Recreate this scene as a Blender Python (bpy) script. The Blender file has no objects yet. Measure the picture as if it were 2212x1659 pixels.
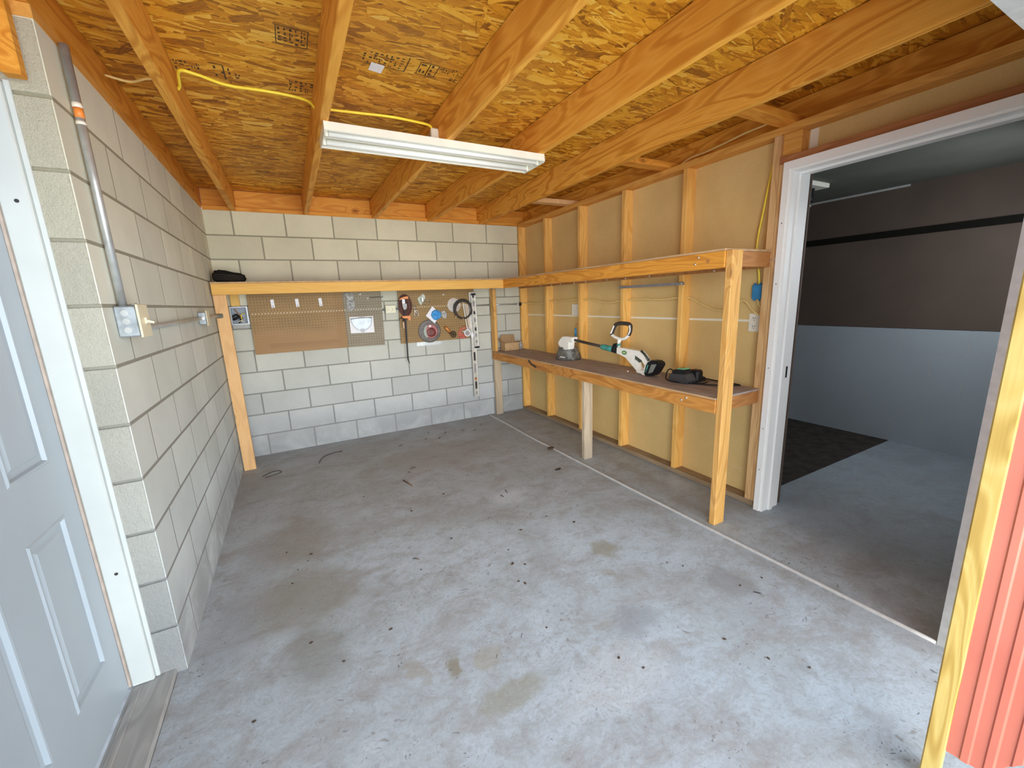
import bpy, bmesh, math, random
from mathutils import Vector, Matrix
from mathutils.geometry import tessellate_polygon
random.seed(7)
COL = bpy.context.scene.collection
PI = math.pi

# ------------------------------------------------------------------ helpers
def tag(o, label=None, cat=None, group=None, kind=None):
    if label: o['label'] = label
    if cat: o['category'] = cat
    if group: o['group'] = group
    if kind: o['kind'] = kind
    return o

def empty(name, loc, label, cat, group=None, kind=None):
    o = bpy.data.objects.new(name, None); COL.objects.link(o)
    o.location = loc; o.empty_display_size = 0.05
    return tag(o, label, cat, group, kind)

class MB:
    def __init__(s): s.bm = bmesh.new()
    def _add(s, verts, faces, smooth=False):
        vs = [s.bm.verts.new(v) for v in verts]
        out = []
        for f in faces:
            try:
                nf = s.bm.faces.new([vs[i] for i in f]); nf.smooth = smooth; out.append(nf)
            except ValueError: pass
        return vs, out
    def box(s, x0, x1, y0, y1, z0, z1, bev=0.0, rot=None, piv=None):
        x0, x1 = min(x0, x1), max(x0, x1); y0, y1 = min(y0, y1), max(y0, y1); z0, z1 = min(z0, z1), max(z0, z1)
        v = [(x0,y0,z0),(x1,y0,z0),(x1,y1,z0),(x0,y1,z0),(x0,y0,z1),(x1,y0,z1),(x1,y1,z1),(x0,y1,z1)]
        f = [(0,3,2,1),(4,5,6,7),(0,1,5,4),(1,2,6,5),(2,3,7,6),(3,0,4,7)]
        vs, fs = s._add(v, f)
        if rot is not None:
            M = rot; P = Vector(piv if piv else ((x0+x1)/2,(y0+y1)/2,(z0+z1)/2))
            for q in vs: q.co = P + M @ (q.co - P)
        if bev > 0:
            es = set(e for fc in fs for e in fc.edges)
            bmesh.ops.bevel(s.bm, geom=list(es), offset=bev, segments=1, affect='EDGES')
        return s
    def prism(s, outer, lo, hi, axis='y', holes=(), bev=0.0):
        """polygon in the two other axes (in order), extruded along axis"""
        def P(a, b, c):
            return {'x': (c, a, b), 'y': (a, c, b), 'z': (a, b, c)}[axis]
        loops = [list(outer)] + [list(h) for h in holes]
        flat = [p for l in loops for p in l]
        tris = tessellate_polygon([[Vector((p[0], p[1], 0)) for p in l] for l in loops])
        n = len(flat)
        verts = [P(a, b, lo) for a, b in flat] + [P(a, b, hi) for a, b in flat]
        faces = [tuple(t) for t in tris] + [tuple(n+i for i in reversed(t)) for t in tris]
        k = 0
        for l in loops:
            m = len(l)
            for i in range(m):
                j = (i+1) % m
                faces.append((k+i, k+j, n+k+j, n+k+i))
            k += m
        vs, fs = s._add(verts, faces)
        bmesh.ops.recalc_face_normals(s.bm, faces=fs)
        if bev > 0:
            es = [e for e in set(e for fc in fs for e in fc.edges) if len(e.link_faces) == 2 and e.calc_face_angle(0) > 0.6]
            bmesh.ops.bevel(s.bm, geom=es, offset=bev, segments=2, affect='EDGES')
        return s
    def tube(s, pts, r, n=8, cap=True, closed=False, smooth=True):
        pts = [Vector(p) for p in pts]; N = len(pts)
        rs = r if isinstance(r, (list, tuple)) else [r]*N
        rings = []; prev = None
        for i, p in enumerate(pts):
            a = pts[(i-1) % N] if (closed or i > 0) else p
            b = pts[(i+1) % N] if (closed or i < N-1) else p
            t = (b-a).normalized() if (b-a).length > 1e-9 else Vector((0,0,1))
            if prev is None:
                u = t.orthogonal().normalized()
            else:
                u = (prev - t*prev.dot(t))
                u = u.normalized() if u.length > 1e-6 else t.orthogonal().normalized()
            prev = u; w = t.cross(u)
            rings.append([s.bm.verts.new(p + rs[i]*(math.cos(2*PI*k/n)*u + math.sin(2*PI*k/n)*w)) for k in range(n)])
        M = N if closed else N-1
        for i in range(M):
            A, B = rings[i], rings[(i+1) % N]
            for k in range(n):
                f = s.bm.faces.new([A[k], A[(k+1)%n], B[(k+1)%n], B[k]]); f.smooth = smooth
        if cap and not closed:
            s.bm.faces.new(list(reversed(rings[0]))); s.bm.faces.new(rings[-1])
        return s
    def lathe(s, prof, cen, axis='z', n=24, smooth=True, sx=1.0, sy=1.0):
        """prof = [(radius, height)]"""
        rings = []
        for r, h in prof:
            ring = []
            for k in range(n):
                a = 2*PI*k/n; c, d = r*math.cos(a)*sx, r*math.sin(a)*sy
                v = {'z': (c, d, h), 'y': (c, h, d), 'x': (h, c, d)}[axis]
                ring.append(s.bm.verts.new(Vector(cen)+Vector(v)))
            rings.append(ring)
        for A, B in zip(rings, rings[1:]):
            for k in range(n):
                f = s.bm.faces.new([A[k], A[(k+1)%n], B[(k+1)%n], B[k]]); f.smooth = smooth
        s.bm.faces.new(list(reversed(rings[0]))); s.bm.faces.new(rings[-1])
        return s
    def sphere(s, c, r, sc=(1,1,1), seg=12, rings=8):
        M = Matrix.Translation(Vector(c)) @ Matrix.Diagonal((r*sc[0], r*sc[1], r*sc[2], 1))
        res = bmesh.ops.create_uvsphere(s.bm, u_segments=seg, v_segments=rings, radius=1, matrix=M)
        for v in res['verts']:
            for f in v.link_faces: f.smooth = True
        return s
    def build(s, name, mat, parent=None, label=None, cat=None, group=None, kind=None, origin=None, fixn=True):
        if fixn: bmesh.ops.recalc_face_normals(s.bm, faces=s.bm.faces[:])
        vs = s.bm.verts
        if parent is not None:
            par = parent; loc = Vector((0,0,0))
            while par is not None: loc = loc + par.location; par = par.parent
            off = loc
        else:
            if origin is None:
                xs = [v.co.x for v in vs]; ys = [v.co.y for v in vs]; zs = [v.co.z for v in vs]
                origin = ((min(xs)+max(xs))/2, (min(ys)+max(ys))/2, min(zs))
            off = Vector(origin)
        for v in vs: v.co -= off
        me = bpy.data.meshes.new(name); s.bm.to_mesh(me); s.bm.free()
        o = bpy.data.objects.new(name, me); COL.objects.link(o)
        for m in (mat if isinstance(mat, (list, tuple)) else [mat]): me.materials.append(m)
        if parent is not None: o.parent = parent
        else: o.location = off
        return tag(o, label, cat, group, kind)

def spline(pts, k=6, closed=False):
    P = [Vector(p) for p in pts]; n = len(P); out = []
    rng = n if closed else n-1
    for i in range(rng):
        if closed: a, b, c, d = P[(i-1)%n], P[i], P[(i+1)%n], P[(i+2)%n]
        else: a, b, c, d = P[max(i-1,0)], P[i], P[i+1], P[min(i+2,n-1)]
        for j in range(k):
            t = j/k
            out.append(0.5*((2*b)+(-a+c)*t+(2*a-5*b+4*c-d)*t*t+(-a+3*b-3*c+d)*t**3))
    if not closed: out.append(P[-1])
    return out

# ------------------------------------------------------------------ materials
def new_mat(name):
    m = bpy.data.materials.new(name); m.use_nodes = True
    nt = m.node_tree; b = nt.nodes['Principled BSDF']
    return m, nt, b
def N(nt, t, **kw):
    n = nt.nodes.new(t)
    for k, v in kw.items():
        if k.startswith('i_'):
            key = k[2:]
            key = int(key) if key.isdigit() else key
            n.inputs[key].default_value = v
        else: setattr(n, k, v)
    return n
def L(nt, a, b): nt.links.new(a, b)
def ramp(nt, fac, stops):
    r = nt.nodes.new('ShaderNodeValToRGB')
    els = r.color_ramp.elements
    while len(els) > 1: els.remove(els[0])
    els[0].position = stops[0][0]; els[0].color = (*stops[0][1], 1)
    for p, c in stops[1:]:
        e = els.new(p); e.color = (*c, 1)
    L(nt, fac, r.inputs[0]); return r.outputs[0]
def mth(nt, op, a, b=None, c=None):
    n = nt.nodes.new('ShaderNodeMath'); n.operation = op
    for i, v in enumerate((a, b, c)):
        if v is None: continue
        if isinstance(v, (int, float)): n.inputs[i].default_value = v
        else: L(nt, v, n.inputs[i])
    return n.outputs[0]
def mix(nt, fac, a, b, mode='MIX'):
    n = nt.nodes.new('ShaderNodeMix'); n.data_type = 'RGBA'; n.blend_type = mode
    for idx, v in ((0, fac), (6, a), (7, b)):
        if isinstance(v, (int, float)): n.inputs[idx].default_value = v
        elif isinstance(v, tuple): n.inputs[idx].default_value = (*v, 1) if len(v) == 3 else v
        else: L(nt, v, n.inputs[idx])
    return n.outputs[2]
def mrange(nt, v, a, b, c=0.0, d=1.0, smooth=False):
    n = nt.nodes.new('ShaderNodeMapRange'); n.inputs[1].default_value = a; n.inputs[2].default_value = b
    n.inputs[3].default_value = c; n.inputs[4].default_value = d
    if smooth: n.interpolation_type = 'SMOOTHSTEP'
    L(nt, v, n.inputs[0]); return n.outputs[0]
def noise(nt, vec, scale, detail=3, rough=0.5, dist=0.0):
    n = nt.nodes.new('ShaderNodeTexNoise'); n.inputs['Scale'].default_value = scale
    n.inputs['Detail'].default_value = detail; n.inputs['Roughness'].default_value = rough
    n.inputs['Distortion'].default_value = dist
    if vec is not None: L(nt, vec, n.inputs['Vector'])
    return n.outputs[0]
def vmap(nt, vec, scale=(1,1,1), loc=(0,0,0), rot=(0,0,0)):
    n = nt.nodes.new('ShaderNodeMapping'); n.inputs['Scale'].default_value = scale
    n.inputs['Location'].default_value = loc; n.inputs['Rotation'].default_value = rot
    L(nt, vec, n.inputs['Vector']); return n.outputs[0]
def bump(nt, b, h, strength=0.3, dist=0.01):
    n = nt.nodes.new('ShaderNodeBump'); n.inputs['Strength'].default_value = strength; n.inputs['Distance'].default_value = dist
    L(nt, h, n.inputs['Height']); L(nt, n.outputs[0], b.inputs['Normal'])
def objco(nt): return nt.nodes.new('ShaderNodeTexCoord').outputs['Object']
def posco(nt): return nt.nodes.new('ShaderNodeNewGeometry').outputs['Position']

def plain(name, col, rough=0.5, metal=0.0, var=0.06, nscale=30, bmp=0.0, spec=None, trans=0.0, alpha=1.0):
    m, nt, b = new_mat(name)
    v = noise(nt, objco(nt), nscale, 3)
    dk = tuple(c*(1-var*2) for c in col); lt = tuple(min(1, c*(1+var*2)) for c in col)
    L(nt, ramp(nt, v, [(0.3, dk), (0.7, lt)]), b.inputs['Base Color'])
    b.inputs['Roughness'].default_value = rough; b.inputs['Metallic'].default_value = metal
    if spec is not None: b.inputs['Specular IOR Level'].default_value = spec
    if trans: b.inputs['Transmission Weight'].default_value = trans
    if alpha < 1: b.inputs['Alpha'].default_value = alpha
    if bmp: bump(nt, b, v, bmp, 0.004)
    return m

def wood(name, light, mid, dark, axis='y', knots=0.5, ring=9.0, weather=None, k_seed=0.0, contrast=1.0):
    m, nt, b = new_mat(name)
    co = objco(nt)
    oi = nt.nodes.new('ShaderNodeObjectInfo')
    off = nt.nodes.new('ShaderNodeVectorMath'); off.operation = 'MULTIPLY_ADD'
    L(nt, oi.outputs['Random'], off.inputs[0]); off.inputs[1].default_value = (13.1, 27.7, 19.3); L(nt, co, off.inputs[2])
    st = {'x': (0.16, 1, 1), 'y': (1, 0.16, 1), 'z': (1, 1, 0.16)}[axis]
    v = vmap(nt, off.outputs[0], st)
    # knots
    kv = nt.nodes.new('ShaderNodeTexVoronoi'); kv.inputs['Scale'].default_value = 2.6
    kst = {'x': (0.8, 1.6, 1.6), 'y': (1.6, 0.8, 1.6), 'z': (1.6, 1.6, 0.8)}[axis]
    L(nt, vmap(nt, off.outputs[0], kst), kv.inputs['Vector'])
    kd = mrange(nt, kv.outputs['Distance'], 0.03, 0.24, 1.0, 0.0, True)
    sep = nt.nodes.new('ShaderNodeSeparateColor'); L(nt, kv.outputs['Color'], sep.inputs[0])
    gate = mrange(nt, sep.outputs[0], 1-knots-0.02, 1-knots+0.02, 0, 1)
    kmask = mth(nt, 'MULTIPLY', kd, gate)
    big = noise(nt, v, 7.0, 2, 0.4, 0.4)
    ph = mth(nt, 'MULTIPLY_ADD', big, ring*6.28, mth(nt, 'MULTIPLY', kmask, 9.0))
    rings = mrange(nt, mth(nt, 'SINE', ph), -1, 1, 0, 1)
    fine = noise(nt, vmap(nt, off.outputs[0], {'x': (0.03,1,1), 'y': (1,0.03,1), 'z': (1,1,0.03)}[axis]), 190, 2, 0.6)
    blot = noise(nt, off.outputs[0], 3.0, 3, 0.5)
    c = ramp(nt, mth(nt, 'ADD', mth(nt, 'MULTIPLY', rings, 0.42*contrast), mth(nt, 'MULTIPLY', blot, 0.55)), [(0.15, mid), (0.45, light), (0.85, mid)])
    c = mix(nt, mth(nt, 'MULTIPLY', mth(nt, 'POWER', rings, 3.0), 0.35*contrast), c, dark)
    c = mix(nt, mrange(nt, fine, 0.45, 0.75, 0, 0.25), c, dark)
    kc = mrange(nt, kv.outputs['Distance'], 0.03, 0.09, 0.85, 0.0, True)
    c = mix(nt, mth(nt, 'MULTIPLY', kc, gate), c, tuple(d*0.5 for d in dark))
    c = mix(nt, mth(nt, 'MULTIPLY', oi.outputs['Random'], 0.22), c, mid)
    if weather:
        sz = nt.nodes.new('ShaderNodeSeparateXYZ'); L(nt, posco(nt), sz.inputs[0])
        w = mrange(nt, mth(nt, 'ADD', sz.outputs[2], mth(nt, 'MULTIPLY', blot, 0.25)), weather[1], weather[2], 1, 0, True)
        c = mix(nt, mth(nt, 'MULTIPLY', w, weather[3]), c, weather[0])
    L(nt, c, b.inputs['Base Color']); b.inputs['Roughness'].default_value = 0.62
    b.inputs['Specular IOR Level'].default_value = 0.3
    bump(nt, b, mth(nt, 'ADD', rings, fine), 0.12, 0.002)
    return m

FIR_L, FIR_M, FIR_D = (0.88,0.45,0.075), (0.74,0.31,0.032), (0.42,0.12,0.006)
M_raft = wood('rafter_fir', FIR_L, FIR_M, FIR_D, 'y', 0.7, 8, contrast=1.15)
M_raftx = wood('shade_block_fir', (0.80,0.38,0.06), (0.72,0.27,0.03), (0.45,0.13,0.012), 'x', 0.4, 6)
M_plate = wood('plate_fir', (0.80,0.42,0.10), (0.68,0.32,0.06), (0.42,0.14,0.02), 'y', 0.3, 7)
M_stud = wood('stud_fir', (0.92,0.56,0.17), (0.82,0.42,0.09), (0.48,0.17,0.02), 'z', 0.6, 6, contrast=0.85)
M_studk = wood('door_stud_fir', (0.76,0.50,0.24), (0.66,0.40,0.17), (0.42,0.19,0.06), 'z', 0.25, 6)
M_header = wood('header_fir', (0.50,0.22,0.09), (0.42,0.17,0.065), (0.25,0.08,0.03), 'y', 0.4, 7)
M_post = wood('post_fir', (0.80,0.47,0.15), (0.68,0.34,0.08), (0.42,0.18,0.05), 'z', 0.45, 7)
M_postl = wood('left_post_fir', (0.84,0.53,0.25), (0.76,0.44,0.18), (0.45,0.22,0.09), 'z', 0.5, 6, contrast=0.7)
M_postg = wood('grey_post_wood', (0.62,0.50,0.35), (0.52,0.41,0.28), (0.30,0.21,0.13), 'z', 0.4, 6, weather=((0.36,0.31,0.24), 0.05, 0.55, 0.8))
M_fasY = wood('fascia_fir_long', (0.80,0.38,0.06), (0.68,0.27,0.03), (0.36,0.095,0.008), 'y', 0.45, 9)
M_fasB = wood('bench_fascia_fir', (0.68,0.32,0.075), (0.52,0.20,0.035), (0.24,0.07,0.008), 'y', 0.85, 7)
M_fasX = wood('fascia_fir_back', (0.84,0.50,0.13), (0.78,0.42,0.09), (0.52,0.23,0.03), 'x', 0.25, 6, contrast=0.6)
M_fasE = wood('fascia_end_brown', (0.52,0.24,0.075), (0.42,0.17,0.05), (0.24,0.08,0.02), 'x', 0.3, 7)
M_ply = wood('shelf_ply', (0.60,0.40,0.22), (0.50,0.32,0.17), (0.30,0.17,0.08), 'y', 0.2, 5)
M_sole = wood('sole_plate_wood', (0.36,0.26,0.16), (0.27,0.19,0.115), (0.14,0.09,0.05), 'y', 0.3, 5)
M_yellow = wood('yellow_pine', (0.56,0.42,0.14), (0.50,0.34,0.085), (0.28,0.15,0.025), 'z', 0.6, 15, contrast=1.6)
M_sill = wood('sill_grey_wood', (0.46,0.47,0.46), (0.38,0.39,0.38), (0.22,0.22,0.22), 'y', 0.1, 8)
M_ylwblk = wood('yellow_block_wood', (0.85,0.55,0.16), (0.80,0.48,0.12), (0.6,0.3,0.06), 'z', 0.1, 5, contrast=0.5)

def m_block(name, low, high, joint=False, rough_face=False):
    m, nt, b = new_mat(name)
    pos = posco(nt)
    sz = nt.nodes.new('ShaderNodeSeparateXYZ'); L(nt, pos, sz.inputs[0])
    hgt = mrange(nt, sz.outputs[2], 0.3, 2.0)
    c = mix(nt, hgt, low, high)  # yellower upper rows: ceiling bounce put into the block colour
    if not joint:
        g = nt.nodes.new('ShaderNodeNewGeometry')
        rv = mrange(nt, g.outputs['Random Per Island'], 0, 1, 0.90, 1.06)
        c = mix(nt, 1.0, c, nt_gray(nt, rv), 'MULTIPLY')
    n1 = noise(nt, pos, 2.3, 4, 0.6)
    c = mix(nt, 1.0, c, nt_gray(nt, mrange(nt, n1, 0.3, 0.7, 0.90, 1.06)), 'MULTIPLY')
    n2 = noise(nt, pos, 260, 3, 0.7)
    c = mix(nt, 1.0, c, nt_gray(nt, mrange(nt, n2, 0.3, 0.7, 0.93, 1.05)), 'MULTIPLY')
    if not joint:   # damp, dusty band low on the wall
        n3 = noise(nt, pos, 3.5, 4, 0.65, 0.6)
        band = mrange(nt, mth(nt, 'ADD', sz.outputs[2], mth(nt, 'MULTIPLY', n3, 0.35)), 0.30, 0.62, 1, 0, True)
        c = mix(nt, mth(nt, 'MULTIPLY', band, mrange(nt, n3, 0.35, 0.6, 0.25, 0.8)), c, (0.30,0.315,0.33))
    L(nt, c, b.inputs['Base Color']); b.inputs['Roughness'].default_value = 0.92
    b.inputs['Specular IOR Level'].default_value = 0.15
    if rough_face:
        bump(nt, b, mth(nt, 'ADD', n2, mth(nt, 'MULTIPLY', noise(nt, pos, 70, 4, 0.7), 2.0)), 0.8, 0.006)
    else: bump(nt, b, n2, 0.25, 0.002)
    return m
def nt_gray(nt, v):
    n = nt.nodes.new('ShaderNodeCombineColor')
    for i in range(3): L(nt, v, n.inputs[i])
    return n.outputs[0]
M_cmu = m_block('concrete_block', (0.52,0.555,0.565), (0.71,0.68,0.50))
M_cmul = m_block('concrete_block_left', (0.63,0.71,0.73), (0.74,0.74,0.60))  # paler copy of the same block, light on this wall put into its colour
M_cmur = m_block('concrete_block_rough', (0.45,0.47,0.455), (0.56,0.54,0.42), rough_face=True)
M_joint = m_block('mortar', (0.27,0.28,0.28), (0.33,0.31,0.22), joint=True)

def m_floor():
    m, nt, b = new_mat('concrete_floor')
    pos = posco(nt)
    sp = nt.nodes.new('ShaderNodeSeparateXYZ'); L(nt, pos, sp.inputs[0])
    n1 = noise(nt, pos, 1.5, 6, 0.62, 0.9)
    n2 = noise(nt, vmap(nt, pos, (1.0, 1.6, 1), rot=(0,0,0.35)), 3.0, 7, 0.74, 0.5)
    n3 = noise(nt, pos, 45, 4, 0.7)
    c = ramp(nt, n1, [(0.32, (0.38,0.43,0.46)), (0.5, (0.45,0.53,0.59)), (0.7, (0.52,0.62,0.71))])
    c = mix(nt, mrange(nt, n2, 0.48, 0.64, 0, 0.65), c, (0.30,0.285,0.27))
    c = mix(nt, mrange(nt, noise(nt, pos, 7, 6, 0.78, 0.6), 0.50, 0.66, 0, 0.5), c, (0.29,0.285,0.28))
    c = mix(nt, mrange(nt, noise(nt, vmap(nt, pos, (1.2, 2.0, 1), rot=(0,0,0.5)), 14, 6, 0.8, 0.3), 0.54, 0.68, 0, 0.5), c, (0.27,0.27,0.27))
    c = mix(nt, mrange(nt, n2, 0.28, 0.42, 0.5, 0), c, (0.58,0.63,0.70))
    # browner toward the back wall
    bk = mrange(nt, sp.outputs[1], 1.8, 3.9, 0, 0.55, True)
    c = mix(nt, mth(nt, 'MULTIPLY', bk, mrange(nt, noise(nt, pos, 2.2, 5, 0.65, 0.5), 0.3, 0.65, 0.35, 1.0)), c, (0.29,0.265,0.25))
    # blotches  (x, y, rx, ry, strength, colour)
    warp = nt.nodes.new('ShaderNodeVectorMath'); warp.operation = 'MULTIPLY_ADD'
    nn = nt.nodes.new('ShaderNodeTexNoise'); nn.inputs['Scale'].default_value = 9; nn.inputs['Detail'].default_value = 4
    L(nt, pos, nn.inputs['Vector']); L(nt, nn.outputs['Color'], warp.inputs[0]); warp.inputs[1].default_value = (0.16,0.16,0); L(nt, pos, warp.inputs[2])
    spots = [(1.915,1.59,.075,.085,.75,(0.30,0.29,0.22)), (0.42,2.05,.26,.24,.7,(0.27,0.265,0.22)), (0.40,2.62,.24,.28,.6,(0.29,0.27,0.23)),
             (0.46,1.66,.14,.18,.6,(0.25,0.26,0.24)), (0.92,1.30,.035,.045,.85,(0.26,0.24,0.17)), (1.06,1.28,.05,.06,.5,(0.36,0.33,0.25)),
             (0.80,1.36,.03,.07,.55,(0.33,0.30,0.24)), (1.06,1.10,.13,.06,.65,(0.30,0.30,0.23)), (2.26,1.06,.12,.11,.6,(0.25,0.245,0.25)),
             (2.26,0.86,.13,.10,.25,(0.34,0.34,0.36)), (1.70,1.12,.13,.09,.55,(0.25,0.26,0.29)), (1.80,1.41,.035,.03,.6,(0.34,0.33,0.29)),
             (1.57,1.17,.03,.03,.5,(0.36,0.36,0.33)), (1.45,1.09,.03,.03,.5,(0.36,0.36,0.33)), (0.20,2.3,.10,.5,.35,(0.34,0.36,0.40)),
             (0.12,1.95,.10,.25,.4,(0.30,0.33,0.37)), (1.75,2.42,.14,.10,.45,(0.60,0.66,0.74)), (1.55,3.5,.55,.35,.35,(0.30,0.27,0.24)),
             (2.83,2.3,.05,.35,.4,(0.32,0.29,0.26)), (1.45,0.95,.25,.12,.35,(0.63,0.67,0.70))]
    for (x, y, rx, ry, s_, colr) in spots:
        mp = vmap(nt, warp.outputs[0], (1/rx, 1/ry, 0), (-(x+.08)/rx, -(y+.08)/ry, 0))
        ln = nt.nodes.new('ShaderNodeVectorMath'); ln.operation = 'LENGTH'; L(nt, mp, ln.inputs[0])
        c = mix(nt, mrange(nt, ln.outputs['Value'], 0.55, 1.25, s_, 0, True), c, colr)
    # small dark specks and scuffs, in patches
    v = nt.nodes.new('ShaderNodeTexVoronoi'); v.inputs['Scale'].default_value = 24
    L(nt, vmap(nt, warp.outputs[0], (1, 1.7, 1), rot=(0,0,0.5)), v.inputs['Vector'])
    sc = nt.nodes.new('ShaderNodeSeparateColor'); L(nt, v.outputs['Color'], sc.inputs[0])
    patch = mrange(nt, noise(nt, pos, 2.6, 2), 0.46, 0.62, 0, 1)
    spk = mth(nt, 'MULTIPLY', mrange(nt, v.outputs['Distance'], 0.10, 0.30, 1, 0, True), mth(nt, 'MULTIPLY', patch, mth(nt, 'GREATER_THAN', sc.outputs[0], 0.55)))
    c = mix(nt, mth(nt, 'MULTIPLY', spk, 0.75), c, (0.22,0.21,0.20))
    # fine directional scratches
    scr = noise(nt, vmap(nt, warp.outputs[0], (3, 22, 1), rot=(0,0,0.55)), 4, 4, 0.75)
    c = mix(nt, mrange(nt, scr, 0.62, 0.74, 0, 0.22), c, (0.33,0.32,0.31))
    c = mix(nt, mrange(nt, n3, 0.35, 0.65, 0.12, 0), c, (0.25,0.25,0.25))
    f2 = noise(nt, warp.outputs[0], 75, 5, 0.8)
    c = mix(nt, mrange(nt, f2, 0.51, 0.66, 0, 0.7), c, (0.30,0.32,0.34))
    c = mix(nt, mrange(nt, f2, 0.30, 0.44, 0.35, 0), c, (0.62,0.68,0.74))
    v2 = nt.nodes.new('ShaderNodeTexVoronoi'); v2.inputs['Scale'].default_value = 55
    L(nt, vmap(nt, warp.outputs[0], (1, 1.5, 1), rot=(0,0,-0.4)), v2.inputs['Vector'])
    sc2 = nt.nodes.new('ShaderNodeSeparateColor'); L(nt, v2.outputs['Color'], sc2.inputs[0])
    p2 = mrange(nt, noise(nt, pos, 4.3, 3), 0.50, 0.62, 0, 1)
    sp2 = mth(nt, 'MULTIPLY', mrange(nt, v2.outputs['Distance'], 0.12, 0.28, 1, 0), mth(nt, 'MULTIPLY', p2, mth(nt, 'GREATER_THAN', sc2.outputs[1], 0.72)))
    c = mix(nt, mth(nt, 'MULTIPLY', sp2, 0.85), c, (0.08,0.08,0.08))
    # floor turns darker from the stud wall into the next room
    rt = mrange(nt, sp.outputs[0], 2.9, 3.15, 0, 0.55, True)
    c = mix(nt, rt, c, (0.24,0.28,0.31))
    L(nt, c, b.inputs['Base Color']); b.inputs['Roughness'].default_value = 0.72
    b.inputs['Specular IOR Level'].default_value = 0.3
    bump(nt, b, mth(nt, 'ADD', n3, mth(nt, 'MULTIPLY', n2, 1.5)), 0.15, 0.004)
    return m
M_floor = m_floor()

def m_osb():
    m, nt, b = new_mat('osb_strands')
    g = nt.nodes.new('ShaderNodeNewGeometry')
    r = g.outputs['Random Per Island']
    uv = nt.nodes.new('ShaderNodeUVMap')
    st = noise(nt, vmap(nt, uv.outputs[0], (0.6, 9, 1)), 3, 3, 0.6)
    big = noise(nt, g.outputs['Position'], 1.3, 3)
    v = mth(nt, 'ADD', mth(nt, 'MULTIPLY_ADD', r, 0.74, 0.08), mth(nt, 'MULTIPLY', mth(nt, 'SUBTRACT', st, 0.5), 0.95))
    c = ramp(nt, v, [(0.0, (0.12,0.032,0.002)), (0.10, (0.30,0.095,0.005)), (0.28, (0.58,0.22,0.010)), (0.55, (0.82,0.38,0.022)), (0.80, (0.95,0.54,0.06)), (0.98, (0.98,0.76,0.24))])
    c = mix(nt, mrange(nt, big, 0.35, 0.65, 0, 0.25), c, (0.55,0.30,0.06))
    L(nt, c, b.inputs['Base Color']); b.inputs['Roughness'].default_value = 0.55
    b.inputs['Specular IOR Level'].default_value = 0.35
    bump(nt, b, st, 0.1, 0.002)
    return m
M_osb = m_osb()

def m_paper():
    m, nt, b = new_mat('brown_paper_drywall')
    pos = posco(nt)
    n1 = noise(nt, pos, 1.6, 4, 0.6)
    n2 = noise(nt, vmap(nt, pos, (1, 1.2, 22), rot=(0.12,0,0)), 2.6, 4, 0.65)
    n3 = noise(nt, pos, 150, 2)
    c = ramp(nt, n1, [(0.3, (0.66,0.45,0.17)), (0.7, (0.80,0.58,0.245))])
    gate = mrange(nt, noise(nt, pos, 1.9, 2), 0.45, 0.65)
    c = mix(nt, mth(nt, 'MULTIPLY', mrange(nt, n2, 0.60, 0.74, 0, 0.55), gate), c, (0.80,0.68,0.44))
    c = mix(nt, mrange(nt, n3, 0.4, 0.7, 0, 0.12), c, (0.35,0.24,0.10))
    L(nt, c, b.inputs['Base Color']); b.inputs['Roughness'].default_value = 0.75
    return m
M_paper = m_paper()

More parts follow.
